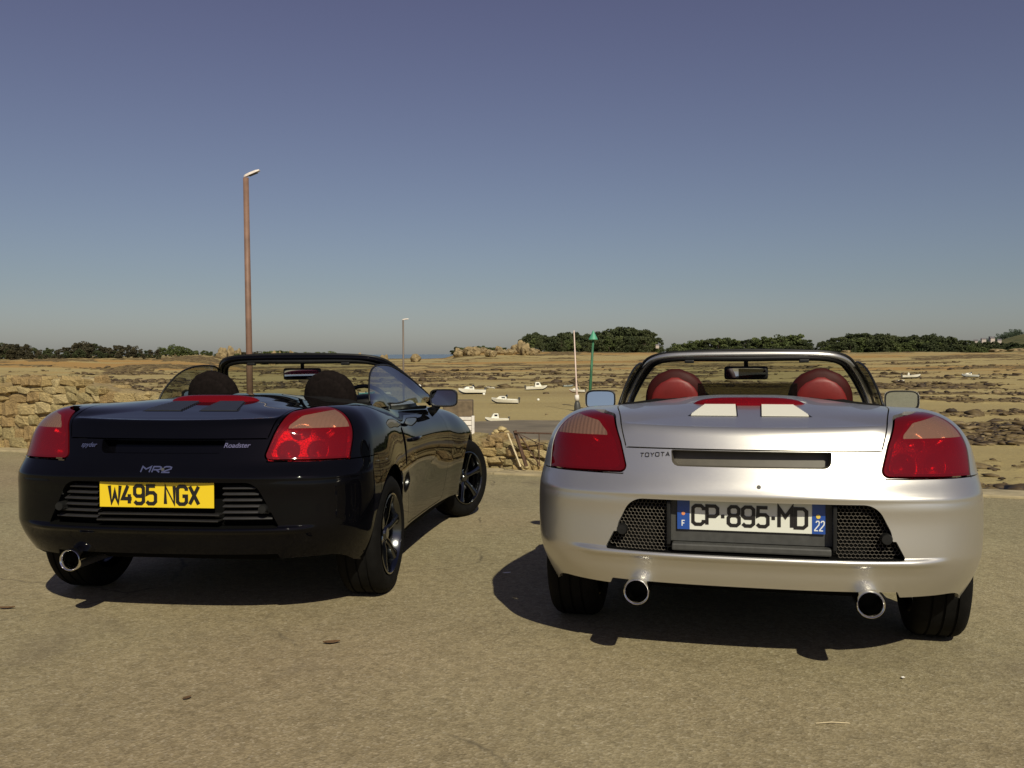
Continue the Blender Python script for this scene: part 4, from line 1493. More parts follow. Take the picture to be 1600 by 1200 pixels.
# ---- paving
def paving_material():
    m, nt, b, out = new_mat('worn_tarmac')
    tc = N_(nt, 'ShaderNodeTexCoord'); P = tc.outputs['Object']
    macro = noise(nt, P, .55, 7, .6)
    base = ramp(nt, macro.outputs['Fac'], [(.28, (.222, .187, .112)), (.5, (.270, .230, .138)), (.72, (.318, .275, .170))])
    v = N_(nt, 'ShaderNodeTexVoronoi'); v.inputs['Scale'].default_value = 115; nt.links.new(P, v.inputs['Vector'])
    sepc = N_(nt, 'ShaderNodeSeparateColor'); nt.links.new(v.outputs['Color'], sepc.inputs[0])
    stone = ramp(nt, sepc.outputs[0], [(.0, (.10, .072, .045)), (.18, (.22, .17, .11)), (.6, (.36, .30, .19)), (.93, (.52, .45, .33)), (1.0, (.70, .64, .52))])
    col = mix(nt, .27, base, stone.outputs[0])
    v2 = N_(nt, 'ShaderNodeTexVoronoi'); v2.inputs['Scale'].default_value = 38; nt.links.new(P, v2.inputs['Vector'])
    sp2 = N_(nt, 'ShaderNodeSeparateColor'); nt.links.new(v2.outputs['Color'], sp2.inputs[0])
    patch = ramp(nt, sp2.outputs[1], [(.0, (.62, .62, .62)), (.5, (.95, .95, .95)), (1, (1.15, 1.15, 1.15))])
    col = mix(nt, .45, col, patch.outputs[0], 'MULTIPLY')
    mid = noise(nt, P, 9, 8, .75)
    col = mix(nt, .36, col, ramp(nt, mid.outputs['Fac'], [(.3, (.66, .62, .56)), (.5, (1, 1, 1)), (.75, (1.2, 1.2, 1.2))]).outputs[0], 'MULTIPLY')
    hue = noise(nt, P, .16, 3, .5)
    col = mix(nt, .8, col, ramp(nt, hue.outputs['Fac'], [(.35, (1.06, .97, .93)), (.65, (.93, 1.02, .92))]).outputs[0], 'MULTIPLY')
    st = noise(nt, P, .9, 5, .5, .6)
    col = mix(nt, ramp(nt, st.outputs['Fac'], [(.60, (0, 0, 0)), (.74, (.5, .5, .5))]).outputs[0], col, (.15, .12, .085))
    # hairline cracks
    dn = noise(nt, P, 1.6, 5, .6)
    wp = mix(nt, .22, P, dn.outputs['Color'])
    vc = N_(nt, 'ShaderNodeTexVoronoi'); vc.feature = 'DISTANCE_TO_EDGE'; vc.inputs['Scale'].default_value = .42; nt.links.new(wp, vc.inputs['Vector'])
    crk = ramp(nt, vc.outputs['Distance'], [(.0, (.8, .8, .8)), (.0035, (0, 0, 0))])
    msk = ramp(nt, noise(nt, P, .7, 3).outputs['Fac'], [(.50, (0, 0, 0)), (.60, (1, 1, 1))])
    cf = mix(nt, 1.0, crk.outputs[0], msk.outputs[0], 'MULTIPLY')
    col = mix(nt, cf, col, (.09, .075, .05))
    nt.links.new(col, b.inputs['Base Color'])
    b.inputs['Roughness'].default_value = .88; b.inputs['Specular IOR Level'].default_value = .25
    bp = N_(nt, 'ShaderNodeBump'); bp.inputs['Strength'].default_value = .6; bp.inputs['Distance'].default_value = .005
    hgt = mix(nt, .5, v.outputs['Distance'], mid.outputs['Fac'])
    nt.links.new(hgt, bp.inputs['Height']); nt.links.new(bp.outputs[0], b.inputs['Normal'])
    return m
PAV = paving_material()
CON = plain('pale_concrete', (.36, .30, .18), .85, var=.3, scale=5, bump=.5, bdist=.006)
STONEWALL = plain('quay_masonry', (.25, .19, .11), .85, var=.35, scale=2.5, bump=.6, bdist=.03)
def inv_ms(v): return MS.inverted() @ Vector(v)
def quay_poly(e, back=60):
    a = edge_pt(-60, e); b = edge_pt(45, e)
    return a, b
# sheet with subdivisions so that it can be gently uneven
def pave():
    S = np.concatenate([np.linspace(-60, -4, 24)[:-1], np.linspace(-4, 16, 81), np.linspace(16, 45, 14)[1:]])
    Ee = np.concatenate([[-70, -50, -35, -25, -18], np.linspace(-14, -.42, 56)])
    V = []; 
    for s_ in S:
        for e_ in Ee:
            p = edge_pt(s_, e_)
            h = (fbm(np.array(p[0] / 2.2 + 9), np.array(p[1] / 2.2), 5, 3) - .5) * .012 * (1 if e_ > -6 else 0)
            V.append((p[0], p[1], float(h) * float(smoothstep((-.5 - e_) / .8)) * float(smoothstep((e_ + 6) / .5 if e_ < -5.5 else 1.0)) * (0 if abs(p[0]) < 3.5 and p[1] < 7.6 else 1)))
    n = len(Ee); F = []
    for i in range(len(S) - 1):
        for j in range(n - 1):
            F.append((i * n + j, i * n + j + 1, (i + 1) * n + j + 1, (i + 1) * n + j))
    o = mesh_obj('pavement', V, F, PAV, smooth=True)
    bm = bmesh.new(); bm.from_mesh(o.data); bmesh.ops.recalc_face_normals(bm, faces=bm.faces)
    if sum(f.normal.z for f in bm.faces) < 0:
        for f in bm.faces: f.normal_flip()
    bm.to_mesh(o.data); bm.free()
    o.matrix_world = MS
    return tag(o, kind='structure')
pave()
# coping along the edge of the quay: separate long stones
coping = empty('coping'); tag(coping, kind='structure')
s_ = -10.0
while s_ < 20:
    L_ = random.uniform(.9, 1.5)
    bm = bmesh.new()
    a = math.atan2(EDIR[1], EDIR[0])
    c = edge_pt(s_ + L_ / 2, -.21)
    add_box(bm, (0, 0, -.10), (L_ - .012, .43, .24 + random.uniform(-.006, .006)), bevel=.012)
    o = bm_obj('coping_stone', bm, CON, coping)
    o.matrix_world = MS @ Matrix.Translation((c[0], c[1], 0.005)) @ Matrix.Rotation(a, 4, 'Z')
    s_ += L_
# quay body under the paving
bm = bmesh.new()
a0, b0 = edge_pt(-60, -.03), edge_pt(45, -.03); a1, b1 = edge_pt(-60, -70), edge_pt(45, -70)
tops = [(a0[0], a0[1], -.13), (b0[0], b0[1], -.13), (b1[0], b1[1], -.13), (a1[0], a1[1], -.13)]
vt = [bm.verts.new(MS @ Vector(p)) for p in tops]; vb = [bm.verts.new((p[0], p[1], -4.5)) for p in tops]
bm.faces.new(vt); bm.faces.new(vb[::-1])
for i in range(4): bm.faces.new((vt[i], vb[i], vb[(i + 1) % 4], vt[(i + 1) % 4]))
bmesh.ops.recalc_face_normals(bm, faces=bm.faces)
tag(bm_obj('quay', bm, STONEWALL), kind='structure')

# ---- rubble walls, stone by stone
GR = [plain('granite_%s' % n, c, .85, var=.35, scale=9, bump=.9, bdist=.02) for n, c in
      (('gold', (.31, .225, .095)), ('tan', (.33, .25, .115)), ('rust', (.27, .185, .080)), ('olive', (.27, .215, .10)), ('pale', (.38, .30, .15)))]
MORTAR = plain('wall_mortar', (.26, .195, .095), .9, var=.3, scale=14, bump=.5, bdist=.01)
def stone_meshes(n=14):
    out = []
    for k in range(n):
        bm = bmesh.new()
        bmesh.ops.create_cube(bm, size=1.0)
        bmesh.ops.bevel(bm, geom=bm.edges[:], offset=random.uniform(.14, .26), segments=1, affect='EDGES')
        for v in bm.verts: v.co += Vector([random.uniform(-.11, .11) for _ in range(3)])
        me = bpy.data.meshes.new('stone'); bm.to_mesh(me); bm.free()
        me.materials.append(GR[k % len(GR)])
        me.polygons.foreach_set('use_smooth', [False] * len(me.polygons))
        out.append(me)
    return out
STM = stone_meshes()
def rubble_wall(name, label, s0, s1, ztop, e0, thick, hs, ls, rough_top=.04):
    t = empty(name)
    tag(t, label, 'wall')
    ang = math.atan2(EDIR[1], EDIR[0])
    mid = edge_pt((s0 + s1) / 2, e0 + thick / 2)
    # core
    bm = bmesh.new()
    n = max(4, int((s1 - s0) / .3)); rows = []
    for i in range(n + 1):
        s = s0 + (s1 - s0) * i / n
        zt = ztop(s) - .04
        a = edge_pt(s, e0 + .03); b = edge_pt(s, e0 + thick - .03)
        zb = -.45
        rows.append([bm.verts.new((a[0], a[1], zb)), bm.verts.new((a[0], a[1], zt)), bm.verts.new((b[0], b[1], zt)), bm.verts.new((b[0], b[1], zb - 2.2))])
    for i in range(n):
        for j in range(3): bm.faces.new((rows[i][j], rows[i][j + 1], rows[i + 1][j + 1], rows[i + 1][j]))
    bm.faces.new(rows[0]); bm.faces.new(rows[-1][::-1])
    bmesh.ops.recalc_face_normals(bm, faces=bm.faces)
    bm_obj('wall_core', bm, MORTAR, t)
    cnt = 0
    z = None
    base = lambda s: ground_z(0, edge_pt(s)[1]) - .02
    zrel = 0.0
    maxh = max(ztop(s) - base(s) for s in np.linspace(s0, s1, 20))
    while zrel < maxh - .02:
        h = random.uniform(*hs)
        s = s0 - random.uniform(0, .1)
        while s < s1:
            l = random.uniform(*ls)
            sm = min(max(s + l / 2, s0), s1)
            zt = ztop(sm)
            zc_ = base(sm) + zrel + h / 2
            if zc_ + h * .35 < zt + random.uniform(-.02, rough_top):
                hh = h * random.uniform(.9, 1.04)
                for front in ((0,) if zc_ + h < zt - .02 else (0, 1)):
                    o = bpy.data.objects.new('stone', random.choice(STM)); COL.objects.link(o); o.parent = t
                    c = edge_pt(sm, e0 + .06 + (thick - .14) * front + random.uniform(-.02, .02))
                    o.matrix_world = Matrix.Translation((c[0], c[1], zc_ + random.uniform(-.03, .03) * (h / .15))) @ Matrix.Rotation(ang + random.uniform(-.10, .10), 4, 'Z') @ Matrix.Rotation(random.uniform(-.16, .16), 4, 'Y') @ Matrix.Diagonal((l * 1.10 * random.uniform(.8, 1.15), .20, hh * 1.14 * random.uniform(.8, 1.2), 1))
                    cnt += 1
            s += l
        zrel += h * .97
    return cnt
c1 = rubble_wall('rubble_wall', 'waist-high golden granite rubble wall along the quay behind the black car', 8.9, 15.2,
                 lambda s: .60 + .19 * smoothstep((s - 8.9) / 4.0) + .05 * math.sin(s * 2.3), -.10, .45, (.08, .20), (.10, .36), .05)
c2 = rubble_wall('low_wall', 'knee-high pale stone wall on the quay edge between the two cars', 2.6, 6.6,
                 lambda s: .185 + .012 * math.sin(s * 5), -.05, .30, (.06, .10), (.08, .20), .015)

# ---- rusty railing leaning in front of the low wall
RUST = plain('rusty_iron', (.085, .045, .028), .75, var=.4, scale=30, bump=.5)
WOODP = plain('bleached_wood', (.62, .52, .33), .8, var=.25, scale=30, bump=.4)
WHT = plain('weathered_white_paint', (.72, .68, .62), .6, var=.15, scale=14, bump=.2)
def qp(px, py, d):           # a point at distance d seen at a picture position
    return Vector(((px - 800) / 1417 * d, d, CAM_H - (py - 553) / 1417 * d))
rail = empty('iron_railing', tuple(qp(835, 730, 9.93)))
tag(rail, 'rusty broken iron railing leaning against the low stone wall between the cars', 'railing')
inv = rail.matrix_world.inverted() if False else Matrix.Translation(-Vector(rail.location))
def beam(name, p0, p1, w, mat, sq=(1, 1), parent=rail):
    bm = bmesh.new()
    off = Vector(parent.location) if parent is not None else Vector((0, 0, 0))
    tube(bm, [p0 - off, p1 - off], w / 2, 6, squash=sq)
    return bm_obj(name, bm, mat, parent)
D_ = 9.72
beam('brace', qp(804, 673, D_), qp(822, 729, D_), .040, RUST)
beam('brace', qp(809, 676, D_ + .03), qp(844, 729, D_ + .03), .014, RUST)
beam('brace', qp(813, 679, D_ + .04), qp(842, 694, D_ + .04), .009, RUST)
beam('top_rail', qp(803, 676, D_ - .03), qp(884, 678.5, D_ - .12), .018, RUST)
beam('upright', qp(842, 677, D_ + .02), qp(842.5, 729, D_ + .02), .010, RUST)
beam('upright', qp(872, 677, D_ - .05), qp(872, 731, D_ - .05), .012, RUST)
pl = bm_obj('wooden_pole', (lambda b: (tube(b, [qp(793, 677, D_ - .08), qp(813, 729.5, D_ - .12)], .009, 7), b)[1])(bmesh.new()), WOODP)
tag(pl, 'thin bleached wooden pole leaning beside the rusty railing', 'pole')
rk = empty('stone', tuple(qp(781, 678, 10.3)))
for (px_, py_, r_) in ((776, 677, .045), (784, 673.5, .06), (791, 678, .04), (771, 680, .03)):
    bm = bmesh.new(); bmesh.ops.create_icosphere(bm, subdivisions=2, radius=r_)
    for v in bm.verts: v.co = v.co * random.uniform(.85, 1.1); v.co.z *= .6
    o = bm_obj('loose_stone', bm, GR[4], None)
    o.location = qp(px_, py_, 10.25) + Vector((0, 0, .02))
    tag(o, {776: 'small loose stone on the low wall, left of the biggest', 784: 'biggest loose pale stone lying on top of the low wall', 791: 'loose stone on the low wall nearest the railing', 771: 'smallest loose stone on the low wall'}[px_], 'stone')
bpy.data.objects.remove(rk)

# ---- white board on a post just beyond the black car
bd = empty('white_board', tuple(qp(739, 734, 10.35)))
tag(bd, 'weathered white board on a white post just past the black car', 'board')
bl = Vector(bd.location)
bm = bmesh.new(); add_box(bm, Vector(qp(739, 692, 10.35)) - bl, (.032, .032, .62), bevel=.004); bm_obj('post', bm, WHT, bd)
for k, (y0, y1) in enumerate(((651, 656), (657, 664), (665, 672), (673, 681), (682, 690))):
    a = qp(700, y0, 10.38) - bl; b_ = qp(737, y1, 10.38) - bl
    bm = bmesh.new(); add_box(bm, ((a.x + b_.x) / 2, .01, (a.z + b_.z) / 2), (b_.x - a.x, .018, abs(a.z - b_.z) - .002), bevel=.002)
    bm_obj('board_plank', bm, WHT, bd)

# ---- slipway, stone block on it
SLIPM = plain('slipway_concrete', (.175, .145, .10), .85, var=.25, scale=.8, bump=.4, bdist=.02)
bm = bmesh.new()
sl = [(-30, 44, -2.2), (-1.6, 39.6, -1.92), (.2, 38.6, -1.72), (6.5, 37.5, -1.72), (12, 33, -1.72), (12, 24, -1.9), (-34, 26, -1.9)]
vt = [bm.verts.new(p) for p in sl]; vb = [bm.verts.new((p[0], p[1], -6.5)) for p in sl]
bm.faces.new(vt); bm.faces.new(vb[::-1])
for i in range(len(sl)): bm.faces.new((vt[i], vb[i], vb[(i + 1) % len(sl)], vt[(i + 1) % len(sl)]))
bmesh.ops.recalc_face_normals(bm, faces=bm.faces)
tag(bm_obj('slipway', bm, SLIPM), kind='structure')
bm = bmesh.new(); c = qp(716, 642, 38.5)
add_box(bm, (c.x, c.y, -1.35), (1.25, 1.0, 1.0), bevel=.05)
BLK = plain('dark_masonry', (.15, .11, .065), .85, var=.35, scale=4, bump=.6, bdist=.02)
tag(bm_obj('stone_block', bm, BLK), 'dark square stone block on the slipway under the black car mirror', 'block')

# ---- finding the ground along a line of sight
def on_shore(px, py):
    dx = (px - 800) / 1417.0; dz = -(py - 553) / 1417.0
    ds = np.concatenate([np.geomspace(14, 700, 4000)])
    zz = CAM_H + dz * ds; g = shore_z(dx * ds, ds)
    i = np.nonzero(zz < g)[0]
    d = ds[i[0]] if len(i) else 450.0
    return Vector((dx * d, d, float(shore_z(np.array([dx * d]), np.array([d]))[0]))), float(d)

# ---- lamp posts
def lamp_post(label, px, d, ztop, zbase, rad, mat, headmat, head_len, tilt, lean=0.0):
    x = (px - 800) / 1417 * d
    t = empty('street_lamp', (x, d, zbase)); tag(t, label, 'street lamp', None)
    H_ = ztop - zbase
    bm = bmesh.new(); tube(bm, [(lean * H_ * -1, 0, 0), (0, 0, H_)], [rad * 1.15, rad * .92], 10)
    bm_obj('pole', bm, mat, t, smooth=True)
    bm = bmesh.new()
    w = head_len * .40
    rows = []
    for (u, hw, hh) in ((-.12, .30, .5), (0, .62, .9), (.3, .95, 1.0), (.75, 1.0, .9), (1.0, .7, .5)):
        a = Vector((math.cos(tilt) * u * head_len, 0, math.sin(tilt) * u * head_len))
        up_ = Vector((-math.sin(tilt), 0, math.cos(tilt)))
        h2 = head_len * .10 * hh; w2 = w * .5 * hw
        rows.append([bm.verts.new(a + Vector((0, -w2, 0)) - up_ * h2 * .6), bm.verts.new(a + Vector((0, -w2 * .8, 0)) + up_ * h2), bm.verts.new(a + Vector((0, w2 * .8, 0)) + up_ * h2), bm.verts.new(a + Vector((0, w2, 0)) - up_ * h2 * .6)])
    for i in range(len(rows) - 1):
        for j in range(4): bm.faces.new((rows[i][j], rows[i][(j + 1) % 4], rows[i + 1][(j + 1) % 4], rows[i + 1][j]))
    bm.faces.new(rows[0]); bm.faces.new(rows[-1])
    bmesh.ops.recalc_face_normals(bm, faces=bm.faces)
    h = bm_obj('lamp_head', bm, headmat, t); h.location = (0, 0, H_ + head_len * .12)
    bm = bmesh.new(); add_box(bm, (math.cos(tilt) * .55 * head_len, 0, math.sin(tilt) * .55 * head_len - head_len * .10), (head_len * .6, w * .6, head_len * .05), rot=Matrix.Rotation(-tilt, 4, 'Y'), bevel=.004)
    b2 = bm_obj('lamp_glass', bm, M['grey_plastic'], h)
    return t
POLE_R = plain('rusty_brown_pole', (.20, .115, .080), .6, var=.25, scale=3, bump=.2)
HEADM = plain('pale_lamp_housing', (.72, .64, .58), .5, var=.1)
lamp_post('tall rust-brown street lamp with a pale head rising behind the black car', 388.5, 22.0, CAM_H + (553 - 279) / 1417 * 22, -1.95, .074, POLE_R, HEADM, .36, R(22), lean=-.006)
lamp_post('distant thin grey street lamp seen over the windscreen of the black car', 630.5, 100.0, CAM_H + (553 - 500) / 1417 * 100, -5.8, .10, plain('grey_brown_pole', (.15, .12, .10), .6), HEADM, .62, R(6))

# ---- green beacon and the white perch
BG = plain('green_beacon_paint', (.03, .13, .065), .6, var=.35, scale=1.5)
BG2 = plain('pale_green_topmark', (.08, .32, .20), .5)
d = 112.0; base = Vector(((920 - 800) / 1417 * d, d, float(shore_z(np.array([(920 - 800) / 1417 * d]), np.array([d]))[0]) - .3)); top = qp(927, 531, d)
bc = empty('beacon', tuple(base)); tag(bc, 'green starboard beacon post with a cone topmark standing on the sand', 'beacon')
bm = bmesh.new(); tube(bm, [Vector((0, 0, 0)), (top - base) * .5, top - base], [.22, .17, .125], 12); bm_obj('post', bm, BG, bc, smooth=True)
bm = bmesh.new(); lathe(bm, [(.02, 1.15), (.58, .0), (.50, -.08), (.02, -.08)], 'Z', 16, c=tuple(top - base)); o = bm_obj('cone_topmark', bm, BG2, bc); sharp_smooth(o, 40)
d = 108.0; base = qp(902.5, 640, d); base.z = float(shore_z(np.array([base.x]), np.array([base.y]))[0]) - .1; top = qp(897, 517, d)
ps = empty('perch', tuple(base)); tag(ps, 'slender white mooring perch with a thick foot, left of the green beacon', 'pole')
PW = plain('pinkish_white_paint', (.66, .52, .46), .5)
v = top - base
bm = bmesh.new(); tube(bm, [v * .0, v * .33, v * .36, v], [.13, .12, .09, .065], 10); bm_obj('post', bm, PW, ps, smooth=True)
bm = bmesh.new(); tube(bm, [v * -.02, v * .05, v * .10, v * .14], [.42, .40, .34, .19], 10); bm_obj('foot', bm, M['grey_plastic'], ps, smooth=True)
bm = bmesh.new(); tube(bm, [v * .14, v * .21], [.30, .26], 10); bm_obj('collar', bm, WHT, ps, smooth=True)

# ---- boats lying on the sand
WHITE = plain('white_gelcoat', (.80, .78, .68), .3, coat=.3, var=.05, scale=2)
GREYW = plain('grey_white_gelcoat', (.55, .57, .54), .4, var=.05, scale=2)
TEAL = plain('teal_hull_paint', (.10, .30, .33), .4)
BLUEG = plain('blue_grey_hull', (.28, .35, .36), .4)
REDB = plain('red_bottom_paint', (.22, .05, .035), .6)
DKB = plain('dark_antifouling', (.03, .035, .05), .6)
WINB = plain('boat_window', (.012, .014, .016), .08)
def make_boat(label, px, py, lpx, yaw, kind, hull=None, heel=.0, bottom=None):
    pos, d = on_shore(px, py)
    L_ = lpx / 1417 * d / max(.45, abs(math.cos(yaw)))
    t = empty('boat', tuple(pos)); tag(t, label, 'boat')
    t.rotation_euler = (heel, 0, yaw)
    hull = hull or WHITE; bottom = bottom or DKB
    Bm = L_ * .34; Hh = L_ * .20
    # hull: stations from stern (x=-L/2) to bow
    st = np.linspace(0, 1, 15)
    def section(u):
        w = Bm / 2 * (1 - max(0, (u - .45) / .55) ** 2.2) * (.90 + .10 * min(1, u / .3))
        sheer = Hh * (.78 + .35 * u ** 2)
        keel = Hh * (.02 + .55 * max(0, (u - .72) / .28) ** 2.2)
        chine_w = w * (.82 - .25 * u); chine_z = keel + Hh * (.22 + .1 * u)
        return w, sheer, keel, chine_w, chine_z
    bm = bmesh.new(); rows = []
    for u in st:
        w, sh, ke, cw, cz = section(u)
        x = (-.5 + u) * L_
        w = max(w, .01); cw = max(cw, .008)
        rows.append([bm.verts.new((x, -w, sh)), bm.verts.new((x, -(w * .55 + cw * .45), (sh + cz) / 2)), bm.verts.new((x, -cw, cz)), bm.verts.new((x, 0, ke)), bm.verts.new((x, cw, cz)), bm.verts.new((x, w * .55 + cw * .45, (sh + cz) / 2)), bm.verts.new((x, w, sh))])
    for i in range(len(rows) - 1):
        for j in range(6):
            f = bm.faces.new((rows[i][j], rows[i][j + 1], rows[i + 1][j + 1], rows[i + 1][j]))
            f.material_index = 1 if j in (2, 3) else 0
    bm.faces.new(rows[0])
    bmesh.ops.recalc_face_normals(bm, faces=bm.faces)
    bm_obj('hull', bm, [hull, bottom], t)
    # deck with cockpit well
    bm = bmesh.new(); prev = None
    for u in st:
        w, sh, *_r = section(u); x = (-.5 + u) * L_; w = max(w, .01)
        inw = w * .80 if .04 < u < .52 else .001
        dz = Hh * .35 if .04 < u < .52 else -.02 * L_ * .3
        cur = [bm.verts.new((x, -w * .99, sh)), bm.verts.new((x, -inw, sh + .004 * L_)), bm.verts.new((x, -inw, sh - dz)), bm.verts.new((x, inw, sh - dz)), bm.verts.new((x, inw, sh + .004 * L_)), bm.verts.new((x, w * .99, sh))]
        if prev:
            for j in range(5): bm.faces.new((prev[j], prev[j + 1], cur[j + 1], cur[j]))
        prev = cur
    bmesh.ops.recalc_face_normals(bm, faces=bm.faces)
    bm_obj('deck', bm, WHITE, t)
    z0 = Hh * .85
    def house(name, u0, u1, wf, h, mat, slope=.35, parent=t, zz=None):
        bm = bmesh.new(); zz = z0 if zz is None else zz
        x0, x1 = (-.5 + u0) * L_, (-.5 + u1) * L_; w = Bm / 2 * wf
        P = [(x0, -w, zz), (x1, -w * .8, zz), (x1, w * .8, zz), (x0, w, zz), (x0 + .02 * L_, -w * .85, zz + h), (x1 - slope * (x1 - x0), -w * .7, zz + h), (x1 - slope * (x1 - x0), w * .7, zz + h), (x0 + .02 * L_, w * .85, zz + h)]
        vs = [bm.verts.new(p) for p in P]
        for f in ((0, 1, 5, 4), (1, 2, 6, 5), (2, 3, 7, 6), (3, 0, 4, 7), (4, 5, 6, 7)): bm.faces.new([vs[i] for i in f])
        bmesh.ops.recalc_face_normals(bm, faces=bm.faces)
        bmesh.ops.bevel(bm, geom=[e for e in bm.edges if not e.is_boundary], offset=h * .08, segments=2, affect='EDGES')
        return bm_obj(name, bm, mat, parent)
    if kind in ('cuddy', 'cabin'):
        hc = Hh * (.55 if kind == 'cuddy' else 1.05)
        cb = house('cabin', .42, .86 if kind == 'cuddy' else .76, .62, hc, WHITE)
        for s in (-1, 1):
            bm = bmesh.new(); add_box(bm, ((-.5 + .55) * L_, s * Bm * .285, z0 + hc * .62), (L_ * .13, .02, hc * .34), rot=Matrix.Rotation(-.12 * s, 4, 'Z') @ Matrix.Rotation(.16 * s, 4, 'X'))
            bm_obj('window', bm, WINB, cb)
        bm = bmesh.new(); add_box(bm, ((-.5 + .415) * L_, 0, z0 + hc * .6), (.03, Bm * .36, hc * .5))
        bm_obj('window', bm, WINB, cb)
    if kind in ('open', 'cuddy', 'console'):
        ws = house('windscreen', .40, .50, .50, Hh * .38, WINB, .7, zz=z0 + (Hh * .5 if kind == 'cuddy' else 0))
    if kind == 'console':
        house('console', .30, .42, .25, Hh * .75, WHITE, .3)
        bm = bmesh.new()
        for s in (-1, 1): tube(bm, [((-.5 + .24) * L_, s * Bm * .3, z0), ((-.5 + .24) * L_, s * Bm * .3, z0 + Hh * .9)], .012 * L_ * .3, 6)
        tube(bm, [((-.5 + .24) * L_, -Bm * .3, z0 + Hh * .9), ((-.5 + .24) * L_, Bm * .3, z0 + Hh * .9)], .012 * L_ * .3, 6)
        bm_obj('roll_bar', bm, M['chrome'], t)
    bm = bmesh.new(); add_box(bm, ((-.5 - .03) * L_, 0, Hh * .98), (L_ * .075, L_ * .05, L_ * .09), bevel=L_ * .012); add_box(bm, ((-.5 - .035) * L_, 0, Hh * .55), (L_ * .03, L_ * .018, L_ * .14))
    bm_obj('outboard_motor', bm, M['grey_plastic'], t)
    return t
make_boat('white cuddy boat lying on the sand just right of the black car mirror', 737, 616, 40, R(200), 'cuddy', heel=.05)
make_boat('white motor boat in front of the others, left of the white perch', 789, 631, 42, R(172), 'cuddy', heel=-.06, hull=WHITE)
make_boat('white boat with a cabin and dark window at the middle of the beach', 838, 610, 33, R(8), 'cabin', heel=.04)
make_boat('small white dinghy beyond the boat right of the black car mirror', 766, 608, 13, R(150), 'open')
make_boat('white boat with a red bottom at the foot of the perch', 902, 614, 24, R(165), 'cuddy', bottom=REDB)
make_boat('blue-grey rowing boat beyond the perch', 888, 605, 15, R(10), 'open', hull=BLUEG)
make_boat('white cabin boat partly hidden by the slipway', 776, 660, 36, R(190), 'cabin', heel=.03)
make_boat('teal boat seen through the windscreen of the black car', 573, 617, 24, R(20), 'open', hull=TEAL)
make_boat('white boat seen through the windscreen of the black car', 601, 616, 20, R(160), 'open')
make_boat('white console boat on the flats right of the silver car', 1424, 593, 27, R(-8), 'console')
make_boat('little white dinghy right of the silver car screen', 1408, 599, 14, R(25), 'open')
make_boat('greyish boat farthest to the right on the flats', 1516, 593, 24, R(170), 'cuddy', hull=GREYW)
for (px_, py_, lb) in ((841, 627, 'white mooring buoy on the sand below the cabin boat'), (756, 618, 'tiny white buoy beside the boat by the mirror'), (655, 606, 'white buoy on the sand left of the black car mirror')):
    p, d = on_shore(px_, py_)
    bm = bmesh.new(); bmesh.ops.create_uvsphere(bm, u_segments=16, v_segments=10, radius=2.2 / 1417 * d * (1.4 if px_ == 655 else 1), matrix=Matrix.Translation(p + Vector((0, 0, 2.0 / 1417 * d))))
    tag(bm_obj('mooring_buoy', bm, WHITE, None, smooth=True), lb, 'buoy')

# ---- trees along the far shores
def leaf_mesh(name, mat, kind, seed):
    rr = np.random.default_rng(seed)
    V = []; F = []
    def clump(c, r, n, flat=1.0):
        for _ in range(n):
            v = rr.normal(size=3); v /= np.linalg.norm(v)
            q = np.array(c) + v * r * rr.uniform(.45, 1.0) ** .6 * np.array([1, 1, flat])
            s = rr.uniform(.020, .050)
            a = rr.normal(size=3); a /= np.linalg.norm(a); b = np.cross(a, rr.normal(size=3)); b /= np.linalg.norm(b)
            i = len(V)
            V.extend([q - a * s, q + b * s * .8, q + a * s, q - b * s * .8]); F.append((i, i + 1, i + 2, i + 3))
    if kind == 'pine':      # spreading layered top on a bare trunk
        for k in range(13):
            an = rr.uniform(0, 6.28); rad = rr.uniform(.0, .34)
            z = .62 + rr.uniform(0, .30) - rad * .30
            clump((rad * math.cos(an), rad * math.sin(an), z), rr.uniform(.07, .20), 120, .5)
        for k in range(4):
            an = rr.uniform(0, 6.28)
            clump((.2 * math.cos(an), .2 * math.sin(an), rr.uniform(.35, .55)), .10, 70, .6)
    else:                   # round-headed tree with leaves to the ground
        for k in range(24):
            an = rr.uniform(0, 6.28); z = rr.uniform(.12, .86); rad = rr.uniform(.12, .40) * (1 - max(0, z - .5) * 1.3)
            clump((rad * math.cos(an), rad * math.sin(an), z), rr.uniform(.07, .21), 100, .8)
    me = bpy.data.meshes.new(name)
    me.from_pydata([tuple(map(float, v)) for v in V], [], F)
    me.materials.append(mat)
    return me
def leaf_mat(name, c1_, c2_):
    m, nt, b, out = new_mat(name)
    g = N_(nt, 'ShaderNodeNewGeometry')
    r = ramp(nt, g.outputs['Random Per Island'], [(0, c1_), (1, c2_)])
    oi = N_(nt, 'ShaderNodeObjectInfo')
    c = mix(nt, .5, r.outputs[0], ramp(nt, oi.outputs['Random'], [(0, c1_), (1, c2_)]).outputs[0])
    nt.links.new(c, b.inputs['Base Color']); b.inputs['Roughness'].default_value = .7; b.inputs['Specular IOR Level'].default_value = .2
    return m
LF = {'dark': leaf_mat('dark_pine_needles', (.030, .042, .018), (.075, .085, .035)),
      'brown': leaf_mat('brownish_leaves', (.040, .038, .022), (.085, .072, .038)),
      'green': leaf_mat('mid_green_leaves', (.050, .070, .022), (.12, .14, .050))}
TRUNK = plain('tree_bark', (.07, .05, .035), .9)
